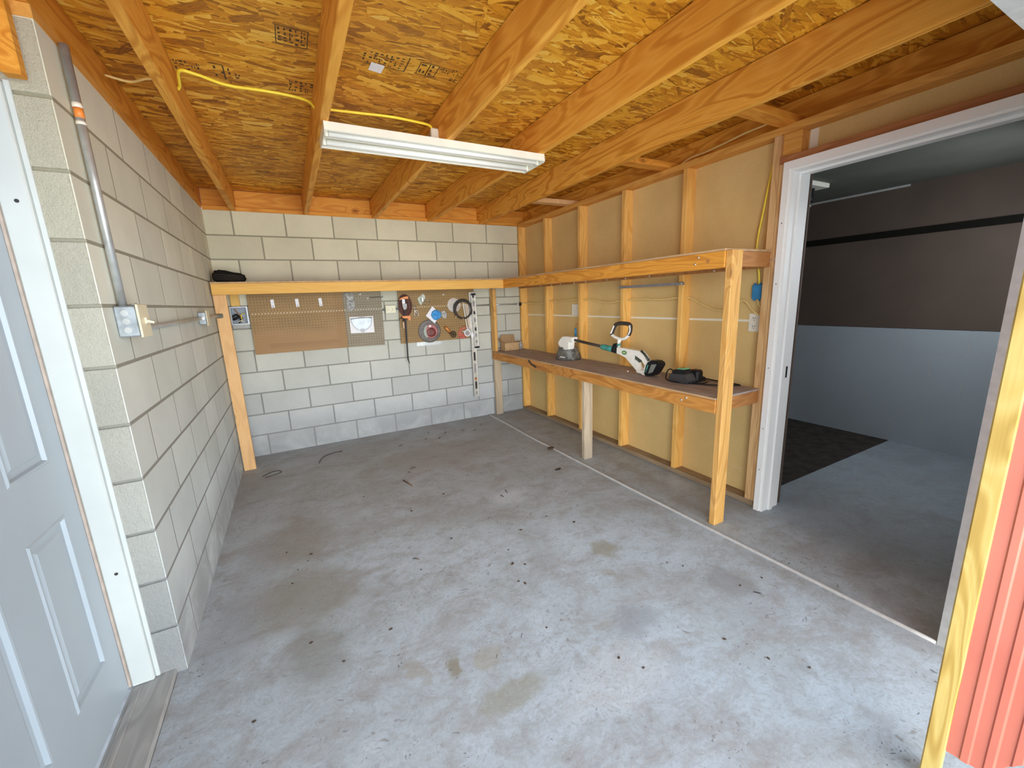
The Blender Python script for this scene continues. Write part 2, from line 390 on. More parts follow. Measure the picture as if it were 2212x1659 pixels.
def m_peg(name, base, stain):
    m, nt, b = new_mat(name)
    pos = posco(nt)
    sp = nt.nodes.new('ShaderNodeSeparateXYZ'); L(nt, pos, sp.inputs[0])
    S = 0.0254
    fx = mth(nt, 'SUBTRACT', mth(nt, 'FRACT', mth(nt, 'DIVIDE', sp.outputs[0], S)), 0.5)
    fz = mth(nt, 'SUBTRACT', mth(nt, 'FRACT', mth(nt, 'DIVIDE', mth(nt, 'ADD', sp.outputs[2], 0.0115), S)), 0.5)
    d = mth(nt, 'SQRT', mth(nt, 'ADD', mth(nt, 'MULTIPLY', fx, fx), mth(nt, 'MULTIPLY', fz, fz)))
    hole = mrange(nt, d, 0.14, 0.21, 1, 0)
    n1 = noise(nt, vmap(nt, pos, (1, 1, 3)), 4, 4, 0.6)
    c = mix(nt, mrange(nt, n1, 0.35, 0.65), base, tuple(k*0.82 for k in base))
    if stain:
        lo = mrange(nt, mth(nt, 'ADD', sp.outputs[2], mth(nt, 'MULTIPLY', n1, 0.1)), 1.19, 1.30, 1, 0, True)
        c = mix(nt, mth(nt, 'MULTIPLY', lo, 0.75), c, (0.36,0.20,0.075))
        sm = mth(nt, 'MULTIPLY', mrange(nt, sp.outputs[2], 1.0, 1.06, 0, 1), mrange(nt, sp.outputs[2], 1.06, 1.075, 1, 0))
        sm = mth(nt, 'MULTIPLY', sm, mth(nt, 'MULTIPLY', mth(nt, 'GREATER_THAN', sp.outputs[0], 0.34), mth(nt, 'LESS_THAN', sp.outputs[0], 0.96)))
        c = mix(nt, mth(nt, 'MULTIPLY', sm, 0.5), c, (0.24,0.12,0.04))
        shade_band = mrange(nt, sp.outputs[0], 0.93, 0.95, 0, 1)  # vertical shadow painted into the board colour, beside the real stains
        c = mix(nt, mth(nt, 'MULTIPLY', shade_band, 0.45), c, (0.30,0.16,0.05))
        hole = mth(nt, 'MULTIPLY', hole, mrange(nt, lo, 0.2, 1, 1.0, 0.25))
    pale_row = mth(nt, 'MULTIPLY', mth(nt, 'GREATER_THAN', sp.outputs[2], 1.334), mth(nt, 'LESS_THAN', sp.outputs[2], 1.357))  # pale row of holes, the conduit behind showing through
    hc = mix(nt, pale_row, (0.10,0.055,0.02), (0.9,0.86,0.75))
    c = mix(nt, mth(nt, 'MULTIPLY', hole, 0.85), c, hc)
    L(nt, c, b.inputs['Base Color']); b.inputs['Roughness'].default_value = 0.6
    return m
M_peg = m_peg('pegboard_brown', (0.345,0.205,0.068), True)
M_peg2 = m_peg('pegboard_greybrown', (0.29,0.245,0.165), False)
M_peg3 = m_peg('pegboard_tan', (0.335,0.205,0.07), False)

M_white = plain('white_paint', (0.84,0.83,0.72), 0.35, var=0.02, nscale=8)
M_trimw = plain('trim_white_gloss', (0.93,0.96,0.95), 0.4, var=0.003, nscale=6)
M_jamb = plain('jamb_white', (0.62,0.675,0.67), 0.4, var=0.03, nscale=5)
M_door = plain('door_pale_blue_grey', (0.44,0.53,0.60), 0.38, var=0.03, nscale=2)
M_weather = plain('weatherstrip_pinkish', (0.50,0.42,0.36), 0.8)
M_galv = plain('galvanised_steel', (0.50,0.53,0.53), 0.36, 0.6, var=0.06)
M_galvd = plain('box_galvanised', (0.33,0.37,0.40), 0.45, 0.6, var=0.15)
M_rail = plain('grey_metal', (0.33,0.33,0.34), 0.5, 0.5)
M_ivory = plain('ivory_plastic', (0.80,0.76,0.55), 0.4, var=0.02)
M_cream = plain('cream_plastic', (0.86,0.82,0.70), 0.4, var=0.02)
M_cable = plain('yellow_cable', (0.98,0.76,0.05), 0.4, var=0.04)
M_cablec = plain('cream_cable', (0.82,0.60,0.22), 0.45, var=0.04)
M_dark = plain('dark_slot', (0.03,0.03,0.03), 0.6)
M_black = plain('black_plastic', (0.012,0.012,0.014), 0.45, var=0.1, spec=0.25)
M_rubber = plain('black_rubber', (0.045,0.035,0.03), 0.6)
M_bagblk = plain('black_fabric', (0.010,0.009,0.007), 0.85, bmp=0.3, spec=0.1)
M_blue = plain('blue_plastic', (0.03,0.24,0.50), 0.45)
M_bluel = plain('bright_blue_cloth', (0.06,0.33,0.72), 0.6)
M_teal = plain('teal_plastic', (0.06,0.33,0.29), 0.4)
M_org = plain('orange_enamel', (0.85,0.27,0.05), 0.4)
M_copper = plain('copper_orange', (0.66,0.26,0.07), 0.4, 0.5)
M_red = plain('red_enamel', (0.55,0.11,0.08), 0.4)
M_cord = plain('dark_brown_cord', (0.10,0.03,0.018), 0.5)
M_silver = plain('bright_steel', (0.75,0.75,0.74), 0.28, 0.9, var=0.08)
M_alu = plain('aluminium', (0.74,0.73,0.68), 0.35, 0.55, var=0.05)
M_card = plain('cardboard', (0.55,0.36,0.18), 0.8, var=0.05)
M_cardd = plain('cardboard_dark', (0.38,0.24,0.12), 0.85, var=0.05)
M_wcard = plain('white_card', (0.88,0.89,0.93), 0.6, var=0.01)
M_twhite = plain('trimmer_white', (0.97,0.96,0.88), 0.35, var=0.03)
M_khandle = plain('pale_wood_handle', (0.72,0.52,0.36), 0.5)
M_benchtop = None
def m_clear(name, tint, a):
    m, nt, b = new_mat(name)
    n = noise(nt, objco(nt), 40, 4, 0.7)
    L(nt, ramp(nt, n, [(0.35, tuple(t*0.6 for t in tint)), (0.6, tint)]), b.inputs['Base Color'])
    b.inputs['Roughness'].default_value = 0.15
    L(nt, mrange(nt, n, 0.4, 0.62, a*0.6, min(1, a*1.6)), b.inputs['Alpha'])
    bump(nt, b, n, 0.8, 0.01)
    return m
M_clear = m_clear('clear_plastic', (0.75,0.75,0.74), 0.45)
M_guard = None
def m_guard():
    m, nt, b = new_mat('smoky_guard_plastic')
    n = noise(nt, objco(nt), 22, 5, 0.7, 0.8)
    L(nt, ramp(nt, n, [(0.35, (0.05,0.055,0.055)), (0.55, (0.17,0.16,0.14)), (0.68, (0.38,0.33,0.24))]), b.inputs['Base Color'])
    b.inputs['Roughness'].default_value = 0.45
    return m
M_guard = m_guard()
def m_bench():
    m, nt, b = new_mat('bench_top_dusty')
    n = noise(nt, vmap(nt, objco(nt), (2, 0.6, 1)), 9, 5, 0.7)
    n2 = noise(nt, objco(nt), 130, 2)
    c = ramp(nt, n, [(0.3, (0.30,0.245,0.225)), (0.6, (0.43,0.365,0.34)), (0.8, (0.54,0.48,0.45))])
    c = mix(nt, mrange(nt, n2, 0.5, 0.7, 0, 0.3), c, (0.42,0.36,0.32))
    L(nt, c, b.inputs['Base Color']); b.inputs['Roughness'].default_value = 0.8
    return m
M_benchtop = m_bench()
def m_red():
    m, nt, b = new_mat('red_painted_steel')
    n = noise(nt, objco(nt), 3, 3)
    L(nt, ramp(nt, n, [(0.3, (0.50,0.13,0.085)), (0.7, (0.56,0.17,0.11))]), b.inputs['Base Color'])
    b.inputs['Roughness'].default_value = 0.42
    return m
M_redsteel = m_red()
def m_wains():
    m, nt, b = new_mat('blue_grey_painted_block')
    pos = posco(nt)
    n = noise(nt, pos, 2, 4); n2 = noise(nt, pos, 160, 2)
    L(nt, ramp(nt, n, [(0.3, (0.36,0.405,0.44)), (0.7, (0.40,0.45,0.49))]), b.inputs['Base Color'])
    b.inputs['Roughness'].default_value = 0.6; bump(nt, b, n2, 0.2, 0.002)
    return m
M_wains = m_wains()
M_brownwall = plain('brown_painted_wall', (0.100,0.070,0.054), 0.8, var=0.06, nscale=3)
M_ceil2 = plain('dark_green_grey_ceiling', (0.105,0.108,0.088), 0.85, var=0.08, nscale=2)
M_carpet = plain('dark_brown_carpet', (0.034,0.026,0.021), 0.95, var=0.25, nscale=12)
M_frontw = plain('front_wall_paint', (0.42,0.43,0.42), 0.7, var=0.05)
M_strip = plain('joint_strip_grey', (0.50,0.50,0.49), 0.5, var=0.05)
M_stamp = plain('black_ink', (0.07,0.045,0.02), 0.7, var=0.3, nscale=80)
M_tape = plain('white_joint_tape', (0.88,0.84,0.70), 0.7, var=0.02)
M_gnd = plain('pale_gravel_ground', (0.50,0.50,0.49), 0.9, var=0.1, nscale=20, bmp=0.3)
M_tubew = plain('tube_glass_white', (0.92,0.92,0.88), 0.25, var=0.01)
M_bladec = plain('blade_cream', (0.70,0.62,0.42), 0.4)
M_brass = plain('brass', (0.85,0.70,0.40), 0.3, 0.8)
M_leaf = plain('dry_leaf', (0.085,0.06,0.042), 0.8, var=0.2)

# ------------------------------------------------------------------ setting
C = 0.2032
ST = dict(kind='structure')
MB().box(-0.03, 5.4, -3.0, 4.7, -0.12, 0.0).build('floor', M_floor, label='stained grey concrete garage floor', cat='floor', **ST)
MB().box(-6, 12, -9, -0.06, -0.16, -0.04).build('ground', M_gnd, label='pale ground outside the open front', cat='ground', **ST) if False else None
MB().box(-8, 12, -12, 12, -0.3, -0.125).build('ground', M_gnd, label='pale ground outside the open front', cat='ground', **ST)

def block_wall(axis, face, a0, a1, first_half_odd, name, label, thick=0.19, back=-1, zrows=None, end_rough=None):
    """axis 'x': wall plane y=face, running along x.  axis 'y': wall plane x=face running along y."""
    J = 0.0062; m = MB(); jm = MB()
    zs = [0.0] + [C*k for k in range(1, 11)] + [2.235]
    root = None
    for r in range(11):
        z0, z1 = zs[r], zs[r+1]
        odd = (r % 2 == 0)
        half = odd if first_half_odd else (not odd)
        s = a0; L0 = C if half else 2*C
        while s < a1-0.01:
            e = min(s+L0, a1)
            lo = s + (J if s > a0+1e-6 else 0); hi = e - (J if e < a1-1e-6 else 0)
            zz0 = z0 + (J if r > 0 else 0); zz1 = z1 - (J if r < 10 else 0)
            if axis == 'x': m.box(lo, hi, face, face+thick, zz0, zz1, 0.0012)
            else: m.box(face-thick, face, lo, hi, zz0, zz1, 0.0006)
            s = e; L0 = 2*C
    if axis == 'x':
        jm.box(a0, a1, face+0.0025, face+thick-0.005, 0, 2.234)
    else:
        jm.box(face-thick+0.005, face-0.0004, a0+0.006, a1, 0, 2.234)
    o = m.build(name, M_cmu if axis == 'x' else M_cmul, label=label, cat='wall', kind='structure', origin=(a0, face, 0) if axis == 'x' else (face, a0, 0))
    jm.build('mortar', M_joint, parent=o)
    return o
PY = 1.8386; BY = 4.46
block_wall('x', BY, 0.0, 7.5*C*2, True, 'wall_back', 'grey concrete block back wall behind the shelves')
lw = block_wall('y', 0.0, PY, BY+0.19, True, 'wall_left', 'grey concrete block wall on the left with conduit')
# rough saw-cut end of the left wall (same blocks, rougher skin)
mm = MB()
zs = [0.0] + [C*k for k in range(1, 11)] + [2.235]
for r in range(11):
    mm.box(-0.186, -0.003, PY-0.004, PY+0.002, zs[r]+(0.0055 if r else 0), zs[r+1]-0.0055, 0.0015)
mm.build('block_end', M_cmur, parent=lw)
MB().box(-0.19, 0.0, 0.40, 0.86, 0, 2.235).build('wall_left', M_cmur, label='short block return left of the door, at the open front', cat='wall', **ST)

# OSB ceiling : real overlapping strands on a board
def osb():
    bm = bmesh.new(); uvl = bm.loops.layers.uv.new('UVMap')
    def quad(cx, cy, l, w, a, z):
        ca, sa = math.cos(a), math.sin(a); t1 = random.uniform(0.5, 1); t2 = random.uniform(0.5, 1); k = random.uniform(-.25, .25)
        P = [(-l/2, -w/2*t1), (-l/2+l*.12, -w/2), (l/2-l*.1, -w/2), (l/2, -w/2*t2+w*k), (l/2-l*.08, w/2), (-l/2+l*.1, w/2), (-l/2, w/2*t1+w*k)]
        vs = [bm.verts.new((cx+p[0]*ca-p[1]*sa, cy+p[0]*sa+p[1]*ca, z)) for p in reversed(P)]
        f = bm.faces.new(vs)
        ou, ov = random.random()*50, random.random()*50
        for lp, p in zip(f.loops, reversed(P)): lp[uvl].uv = (ou+p[0]*14, ov+p[1]*14)
    X0, X1, Y0, Y1 = -0.1, 3.16, 0.42, 4.5
    area = (X1-X0)*(Y1-Y0)
    for i in range(19000):
        l = random.uniform(0.05, 0.15); w = random.choice([random.uniform(0.004,0.010), random.uniform(0.008,0.028)])
        a = random.gauss(0.03, 0.24)
        if random.random() < 0.06: a = random.uniform(-PI/2, PI/2); l *= 0.7
        quad(random.uniform(X0, X1), random.uniform(Y0, Y1), l, w, a, 2.4195 + 0.0000011*i*0 - random.random()*0.0012)
    for i in range(1500):
        l = random.uniform(0.07, 0.17); w = random.uniform(0.022, 0.045)
        quad(random.uniform(X0, X1), random.uniform(Y0, Y1), l, w, random.gauss(0.0, 0.35), 2.4195 - random.uniform(0.0006, 0.0014))
    return bm
b_ = MB(); b_.box(-0.3, 5.5, 0.30, 4.8, 2.4197, 2.435)
ceil = b_.build('ceiling', M_osb, label='oriented strand board roof deck above the rafters', cat='ceiling', **ST)
t = MB(); t.bm.free(); t.bm = osb()
t.build('strand_surface', M_osb, parent=ceil, fixn=False)
# ink stamps on the deck
def stamp(rects, z=2.4172):
    m = MB()
    for (x0, x1, y0, y1) in rects: m.box(x0, x1, y0, y1, z, z+0.0006)
    m.build('grade_stamp', M_stamp, parent=ceil)
def glyphs(x0, x1, y0, y1, nx, ny, frame=False, dens=0.7):
    R = []; dx = (x1-x0)/nx; dy = (y1-y0)/ny
    for i in range(nx):
        for j in range(ny):
            if random.random() < dens:
                a = x0+dx*(i+random.uniform(.05,.2)); b = x0+dx*(i+random.uniform(.6,.9)); c = y0+dy*(j+random.uniform(.08,.2)); d = y0+dy*(j+random.uniform(.65,.88))
                k = random.random(); w_, h_ = b-a, d-c
                if k < 0.45: R.append((a, a+w_*random.uniform(.5, 1), c+h_*random.uniform(0, .3), d-h_*random.uniform(0, .3)))
                elif k < 0.7: R.append((a, a+w_*.4, c, d))
                elif k < 0.9: R.append((a, b, c, c+h_*.42))
                else: R += [(a, a+w_*.3, c, d), (b-w_*.3, b, c+h_*.3, d)]
    if frame:
        w = 0.003
        R += [(x0-.004, x1+.004, y0-.005, y0-.005+w), (x0-.004, x1+.004, y1+.003, y1+.003+w), (x0-.006, x0-.006+w, y0-.004, y1+.004), (x1+.004, x1+.004+w, y0-.004, y1+.004)]
    return R
stamp(glyphs(0.635, 0.735, 1.935, 2.045, 5, 4, True, 0.95))
stamp(glyphs(0.245, 0.345, 2.335, 2.425, 5, 3, False, 0.6))
stamp(glyphs(0.385, 0.485, 2.33, 2.43, 4, 3, False, 0.5) + [(0.372, 0.424, 2.312, 2.316), (0.421, 0.426, 2.316, 2.44)])
stamp(glyphs(0.675, 0.785, 2.33, 2.44, 5, 4, False, 0.8))
stamp(glyphs(0.95, 1.125, 1.955, 2.05, 8, 5, False, 0.8) + [(1.134, 1.138, 1.94, 2.057), (0.966, 1.134, 2.053, 2.056)])
stamp(glyphs(1.192, 1.225, 1.955, 2.045, 1, 2, True, 1) + glyphs(1.235, 1.265, 1.955, 2.045, 1, 3, True, 1))
stamp(glyphs(1.275, 1.375, 1.95, 2.0, 7, 3, False, 0.8))
stamp(glyphs(1.345, 1.385, 2.02, 2.055, 2, 2, False, 1))
s_ = MB().prism([(0.991,2.035),(1.049,2.044),(1.045,2.111),(0.988,2.10)], 2.4165, 2.4175, 'z').build('sticker', M_wcard, parent=ceil, label='white paper sticker')

# right partition: brown paper-faced drywall with a door hole
DX = 3.137
w = MB().prism([(0.30,0.0),(0.47,0.0),(0.47,2.03),(1.38,2.03),(1.38,0.0),(BY,0.0),(BY,2.27),(0.30,2.27)], DX, DX+0.015, 'x')
wr = w.build('wall_right', M_paper, label='brown paper-backed drywall behind the bare studs on the right', cat='wall', kind='structure', origin=(DX, 2.4, 0))
MB().box(DX-0.002, DX+0.001, 1.49, 4.417, 1.192, 1.206).build('seam_tape', M_tape, parent=wr, label='pale horizontal drywall seam')
MB().box(DX-0.002, DX+0.001, 1.315, 1.355, 2.10, 2.235).build('seam_tape', M_tape, parent=wr, label='short white vertical drywall seam above the doorway')
# next-room side skin of the same wall
w = MB().prism([(0.30,0.0),(0.47,0.0),(0.47,2.03),(1.38,2.03),(1.38,0.0),(BY,0.0),(BY,2.2),(0.30,2.2)], DX+0.10, DX+0.115, 'x')
w.build('wall_right', M_brownwall, label='painted far side of the partition, seen inside the next room', cat='wall', **ST)

# next room
wf = MB()
Jw = 0.006
for r in range(5):
    y = 0.3 + (0.2032 if r % 2 else 0.0)
    ys = [0.3] + [y+2*C*i for i in range(1, 12)]
    if r % 2: ys = [0.3, 0.3+C] + [0.3+C+2*C*i for i in range(1, 12)]
    for a, b in zip(ys, ys[1:]):
        if a > 4.5: break
        wf.box(5.2, 5.35, a+Jw/2, min(b, 4.7)-Jw/2, C*r+Jw/3, C*(r+1)-Jw/3)
nb = wf.build('wall_far', M_wains, label='blue-grey painted block lower wall of the next room', cat='wall', **ST)
MB().box(5.2006, 5.3, 0.3, 4.7, 0, 1.01).build('mortar', M_frontw, parent=nb)
MB().box(5.199, 5.35, 0.3, 4.7, 1.017, 2.2).build('wall_far', M_brownwall, label='dark brown painted upper wall of the next room', cat='wall', **ST)
MB().box(3.26, 5.4, 0.3, 4.7, 2.2, 2.215).build('ceiling', M_ceil2, label='dark painted ceiling of the next room', cat='ceiling', **ST)
MB().box(3.14, 5.4, 4.66, 4.76, 0, 2.3).build('wall_back', M_brownwall, label='back wall of the next room', cat='wall', **ST)
MB().box(5.36, 5.4, 0.3, 4.7, 2.2, 2.42).box(3.1, 5.4, 4.72, 4.8, 2.3, 2.42).build('trim_4', M_frontw, label='gable filler above the next room', cat='wall', **ST)
MB().box(5.183, 5.199, 0.45, 2.42, 1.79, 1.845, 0.002).build('wall_batten', M_bagblk, label='long dark batten fixed on the brown wall of the next room', cat='batten')
MB().box(5.188, 5.199, 1.62, 2.6, 2.183, 2.199).build('trim_3', M_strip, label='pale bead where the brown wall meets the dark ceiling', cat='trim', **ST)
MB().box(3.27, 5.19, 1.505, 4.6, 0.0, 0.006, 0.002).build('carpet', M_carpet, label='dark brown carpet inside the next room, straight edge toward the opening', cat='carpet')
t = empty('ceiling_lamp_holder', (4.26, 1.99, 2.2), 'small white lamp holder with black socket on the next room ceiling', 'lamp holder')
MB().box(4.12, 4.45, 1.86, 1.98, 2.165, 2.2, 0.005).build('base', M_white, parent=t)
MB().lathe([(0.03,-0.10),(0.035,-0.08),(0.035,0.0)], (4.34,1.95,2.165), 'z', 12).build('socket', M_black, parent=t)
MB().sphere((4.34,1.95,2.04), 0.024).build('bulb', M_silver, parent=t)

# open front: header and pier
MB().box(-0.3, 5.6, 0.28, 0.43, 2.02, 2.45).box(-0.3, 5.6, 0.416, 0.4305, 2.0205, 2.026).build('wall_front', M_frontw, label='grey header over the open garage front', cat='wall', **ST)
MB().box(2.61, 5.4, 0.34, 0.43, 0, 2.02).build('wall_front', M_frontw, label='grey painted front wall right of the open garage front, extended unseen past the pier to cut light', cat='wall', **ST)  # runs on unseen past the pier, extended to cut light in the next room

# ------------------------------------------------------------------ rafters
RG = 'rafters under the roof deck'
RX = [(-0.042, -0.004, 'roof rafter lying flush on top of the left block wall', 2.274), (0.203, 0.241, 'roof rafter nearest the left wall, yellow cable crossing it', 2.235),
      (0.777, 0.815, 'roof rafter that the left end of the fluorescent fixture is fixed under', 2.235), (1.392, 1.430, 'roof rafter carrying the cable box above the fluorescent fixture', 2.235),
      (1.962, 2.000, 'roof rafter that the right end of the fluorescent fixture is fixed under', 2.235), (2.560, 2.598, 'deep knotty roof rafter holding the short nailing blocks', 2.235),
      (3.172, 3.210, 'roof rafter half hidden behind the plate of the stud wall', 2.235)]
for x0, x1, lab, zb in RX:
    m = MB(); m.box(x0, x1, 0.435, 4.575, zb+(0.001 if zb > 2.25 else 0.0), 2.4155, 0.003)
    if zb < 2.25:
        m.bm.free(); m = MB()
        m.prism([(0.435, zb), (4.474, zb), (4.474, 2.275), (4.575, 2.275), (4.575, 2.4155), (0.435, 2.4155)], x0, x1, 'x', bev=0.002)
    m.build('roof_rafter', M_raft, label=lab, cat='rafter')
MB().box(-0.003, 0.202, 1.50, 1.538, 2.24, 2.4155, 0.002).build('rafter_blocking', M_raftx, label='unseen timber block added to shade the narrow bay beside the left wall', cat='blocking')  # out-of-view block, added to keep light out of this bay
# plates on block walls
MB().box(-0.0, 3.137, BY+0.0145, 4.60, 2.236, 2.2735, 0.002).build('wall_plate', M_raftx, label='flat timber plate on top of the back block wall', cat='plate')
MB().box(-0.09, 0.0, PY, BY, 2.236, 2.2735, 0.002).build('wall_plate', M_plate, label='flat timber plate on top of the left block wall', cat='plate')
gaps = [(0.0, 0.202), (0.242, 0.776), (0.816, 1.391), (1.431, 1.961), (2.001, 2.559), (2.599, 3.171)]
names = ['in the corner above the left wall', 'between the two leftmost free rafters', 'above the brown pegboard', 'left of the middle above the tool board', 'above the level on the back wall', 'in the far right corner above the stud wall']
for (a, b), nm in zip(gaps, names):
    MB().box(a+0.001, b-0.001, 4.515, 4.553, 2.2745, 2.4155, 0.002).build('rafter_blocking', M_raftx, label='orange timber block between rafter ends '+nm, cat='blocking')
# nailing blocks between the last rafter and partition
for y, lab in ((1.39, 'short nailing block nearest the doorway, spanning rafter to stud wall'), (2.22, 'middle short nailing block spanning rafter to stud wall'), (3.40, 'short knotty nailing block farthest back, spanning rafter to stud wall')):
    MB().box(2.5985, 3.14, y, y+0.088, 2.262, 2.300, 0.002).build('nailing_block', M_raftx if y != 3.40 else M_postl, label=lab, cat='block')

# stud wall
XS = 3.048
MB().box(XS, DX, 0.43, BY-0.001, 2.222, 2.2610, 0.002).build('top_plate', M_plate, label='long timber top plate of the bare stud wall', cat='plate')
MB().box(XS, DX, 1.425, BY-0.003, 0.001, 0.038, 0.003).build('sole_plate', M_sole, label='weathered brown sole plate on the floor under the studs', cat='plate')
studs = [(4.4165, 'end stud touching the back block wall'), (3.853, 'second stud from the back wall, beside the cardboard box'), (3.25, 'stud behind the trimmer head with the white plate on its left'),
         (2.66, 'stud behind the trimmer handle carrying the left end of the grey rail'), (2.063, 'stud between the trimmer battery and the charger')]
for y, lab in studs:
    MB().box(XS, DX-0.0005, y, y+0.038, 0.0385, 2.2215, 0.0025).build('wall_stud', M_stud, label=lab, cat='stud')
MB().box(XS, DX-0.0005, 1.457, 1.495, 0.0385, 2.2215, 0.002).build('wall_stud', M_studk, label='king stud beside the doorway with the blue box next to it', cat='stud')
MB().box(XS+0.001, DX-0.0005, 1.4175, 1.4555, 0.0385, 2.0665, 0.002).build('trimmer_stud', M_studk, label='darker jack stud against the white doorway casing', cat='stud')
MB().box(XS, DX-0.0005, 0.44, 1.4560, 2.067, 2.104, 0.002).build('door_header', M_header, label='reddish timber header lying flat over the doorway', cat='header')
MB().box(XS+0.02, DX-0.0005, 1.36, 1.4560, 2.1045, 2.2215, 0.002).build('cripple_block', M_plate, label='short cripple block over the doorway corner', cat='block')

# doorway casing (white, stepped)
def casing(y0, y1, z0, z1, vertical=True):
    m = MB()
    if vertical:
        m.box(3.022, 3.05, 1.384, 1.4165, 0.0, 2.0238)
        m.box(3.030, 3.20, 1.368, 1.3836, 0.0, 2.0238)
        m.box(3.090, 3.125, 1.356, 1.3675, 0.0, 1.998)
        m.box(3.022, 3.05, 0.434, 0.4665, 0.0, 2.0238)
        m.box(3.030, 3.20, 0.467, 0.482, 0.0, 2.0238)
        m.box(3.022, 3.05, 0.434, 1.4165, 2.0242, 2.064)
        m.box(3.030, 3.20, 0.483, 1.3675, 2.012, 2.0238)
        m.box(3.090, 3.125, 0.483, 1.3675, 1.999, 2.0115)
    return m
cs = casing(0,0,0,0).build('trim_1', M_trimw, label='white stepped casing around the doorway to the next room', cat='door trim', **ST)
mk = MB()
for z in (0.28, 0.55, 0.93, 1.42, 1.75): mk.lathe([(0.003,-0.0012),(0.003,0)], (3.0215, 1.40, z), 'x', 8)
mk.build('nail_hole', M_dark, parent=cs)
MB().box(3.135, 3.165, 1.3665, 1.3685, 0.86, 0.93, 0.001).build('strike_plate', M_black, parent=cs, label='black strike plate')

# concrete joint strip
pts = spline([(2.553,4.43,0.004),(2.556,4.0,0.004),(2.546,3.4,0.004),(2.556,3.0,0.004),(2.57,2.0,0.004),(2.59,1.2,0.004),(2.614,0.432,0.004)], 6)
m = MB(); m.tube([(p[0],p[1],0.003) for p in pts], 0.0095, 8)
m.build('floor_joint_strip', M_strip, label='thin pale strip in the floor joint running to the back wall', cat='joint strip')

# ------------------------------------------------------------------ left door
DXL = -0.168
d = empty('door_1', (DXL, 1.36, 0.03), 'pale blue-grey panelled door closed in the left wall', 'door', kind='structure')
m = MB()
panels = []
for (ya, yb) in ((1.50,1.715),(1.14,1.355)):
    for (za, zb) in ((0.23,0.785),(0.955,1.63),(1.75,1.93)):
        panels.append((ya, yb, za, zb))
m.prism([(0.905,0.03),(1.808,0.03),(1.808,2.04),(0.905,2.04)], DXL-0.035, DXL, 'x', holes=[[(a,c),(b,c),(b,e),(a,e)] for a,b,c,e in panels])
m.build('door_slab', M_door, parent=d)
for a, b, c, e in panels:
    pm = MB()
    # moulded raised panel : groove, bevel, field
    def ring(i, x): return [(x, a+i, c+i), (x, b-i, c+i), (x, b-i, e-i), (x, a+i, e-i)]
    rs = [ring(0, DXL), ring(0.006, DXL+0.004), ring(0.012, DXL+0.003), ring(0.016, DXL-0.007), ring(0.032, DXL-0.007), ring(0.043, DXL-0.002), ring(0.048, DXL-0.002)]
    vv = [[pm.bm.verts.new(p) for p in r_] for r_ in rs]
    for A, B in zip(vv, vv[1:]):
        for k in range(4): pm.bm.faces.new([A[k], A[(k+1)%4], B[(k+1)%4], B[k]])
    pm.bm.faces.new(vv[-1])
    pm.build('door_panel', M_door, parent=d)
jb = MB(); jb.box(-0.160, -0.094, 1.812, 1.836, 0.022, 2.055, 0.004)
jb.box(-0.0935, -0.080, 1.826, 1.8375, 0.022, 2.06, 0.002)
jb.box(-0.160, -0.094, 0.878, 0.90, 0.022, 2.055, 0.004)
jb.box(-0.160, -0.094, 0.90, 1.811, 2.045, 2.062, 0.003)
jo = jb.build('trim_2', M_jamb, label='white painted door jamb with two dark screw holes', cat='door trim', **ST)
MB().box(-0.1675, -0.1605, 1.8095, 1.822, 0.03, 2.045).build('weatherstrip', M_weather, parent=jo)
mk = MB()
for z in (0.49, 1.73): mk.lathe([(0.0055,-0.001),(0.0055,0.0)], (-0.122, 1.8115, z), 'y', 10)
mk.build('screw_hole', M_dark, parent=jo)
ms = MB(); ms.box(-0.165, -0.032, 0.86, 1.836, -0.01, 0.020, 0.003).box(-0.150, -0.128, 0.86, 1.81, 0.0205, 0.024, 0.001)
ms.build('door_sill', M_sill, label='weathered grey wooden sill below the left door', cat='sill')
# timber above the left door
MB().box(-0.16, -0.075, 0.44, 1.765, 2.066, 2.272, 0.004).build('door_lintel', M_plate, label='timber lintel above the pale door', cat='lintel')
MB().box(-0.072, -0.030, 1.765, 1.803, 2.055, 2.43-0.0145, 0.003).build('lintel_stud', M_raft, label='short upright timber end hanging above the left door frame', cat='timber block')

# ------------------------------------------------------------------ shelves
def nails(m, pts, r=0.004):
    for p in pts: m.sphere(p, r, seg=8, rings=5)
sh = empty('corner_shelf', (2.84, 2.95, 1.5), 'L-shaped timber shelf along the back and stud walls above the pegboards', 'shelf')
MB().box(2.628, 3.046, 1.458, 4.43, 1.604, 1.616, 0.001).box(0.014, 2.628, 4.058, 4.43, 1.604, 1.616, 0.001).build('shelf_board', M_ply, parent=sh)
MB().box(2.630, 2.668, 1.458, 4.098, 1.515, 1.6035, 0.0025).build('front_rail', M_fasY, parent=sh, label='orange-grained rail along the stud wall')
MB().box(0.015, 2.6295, 4.060, 4.098, 1.515, 1.6035, 0.0025).build('front_rail', M_fasX, parent=sh, label='yellow rail along the back wall')
MB().box(2.6685, 3.046, 1.459, 1.497, 1.520, 1.6035, 0.002).build('end_rail', M_fasE, parent=sh, label='dark brown end rail')
MB().box(2.6685, 3.046, 2.9, 2.938, 1.515, 1.6035, 0.002).build('cross_rail', M_fasE, parent=sh)
MB().box(3.008, 3.046, 1.4975, 4.40, 1.515, 1.6035, 0.002).build('wall_rail', M_fasE, parent=sh)
for q in ((2.6295, 1.62, 1.583), (2.6295, 1.64, 1.548)): MB().sphere(q, 0.007, seg=8, rings=5).build('bolt', M_silver, parent=sh)
mk = MB()
for y, z in ((1.56,1.558),):
    mk.lathe([(0.011,-0.001),(0.011,0.0)], (2.6295, y, z), 'x', 10)
mk.build('knot', M_fasE, parent=sh)

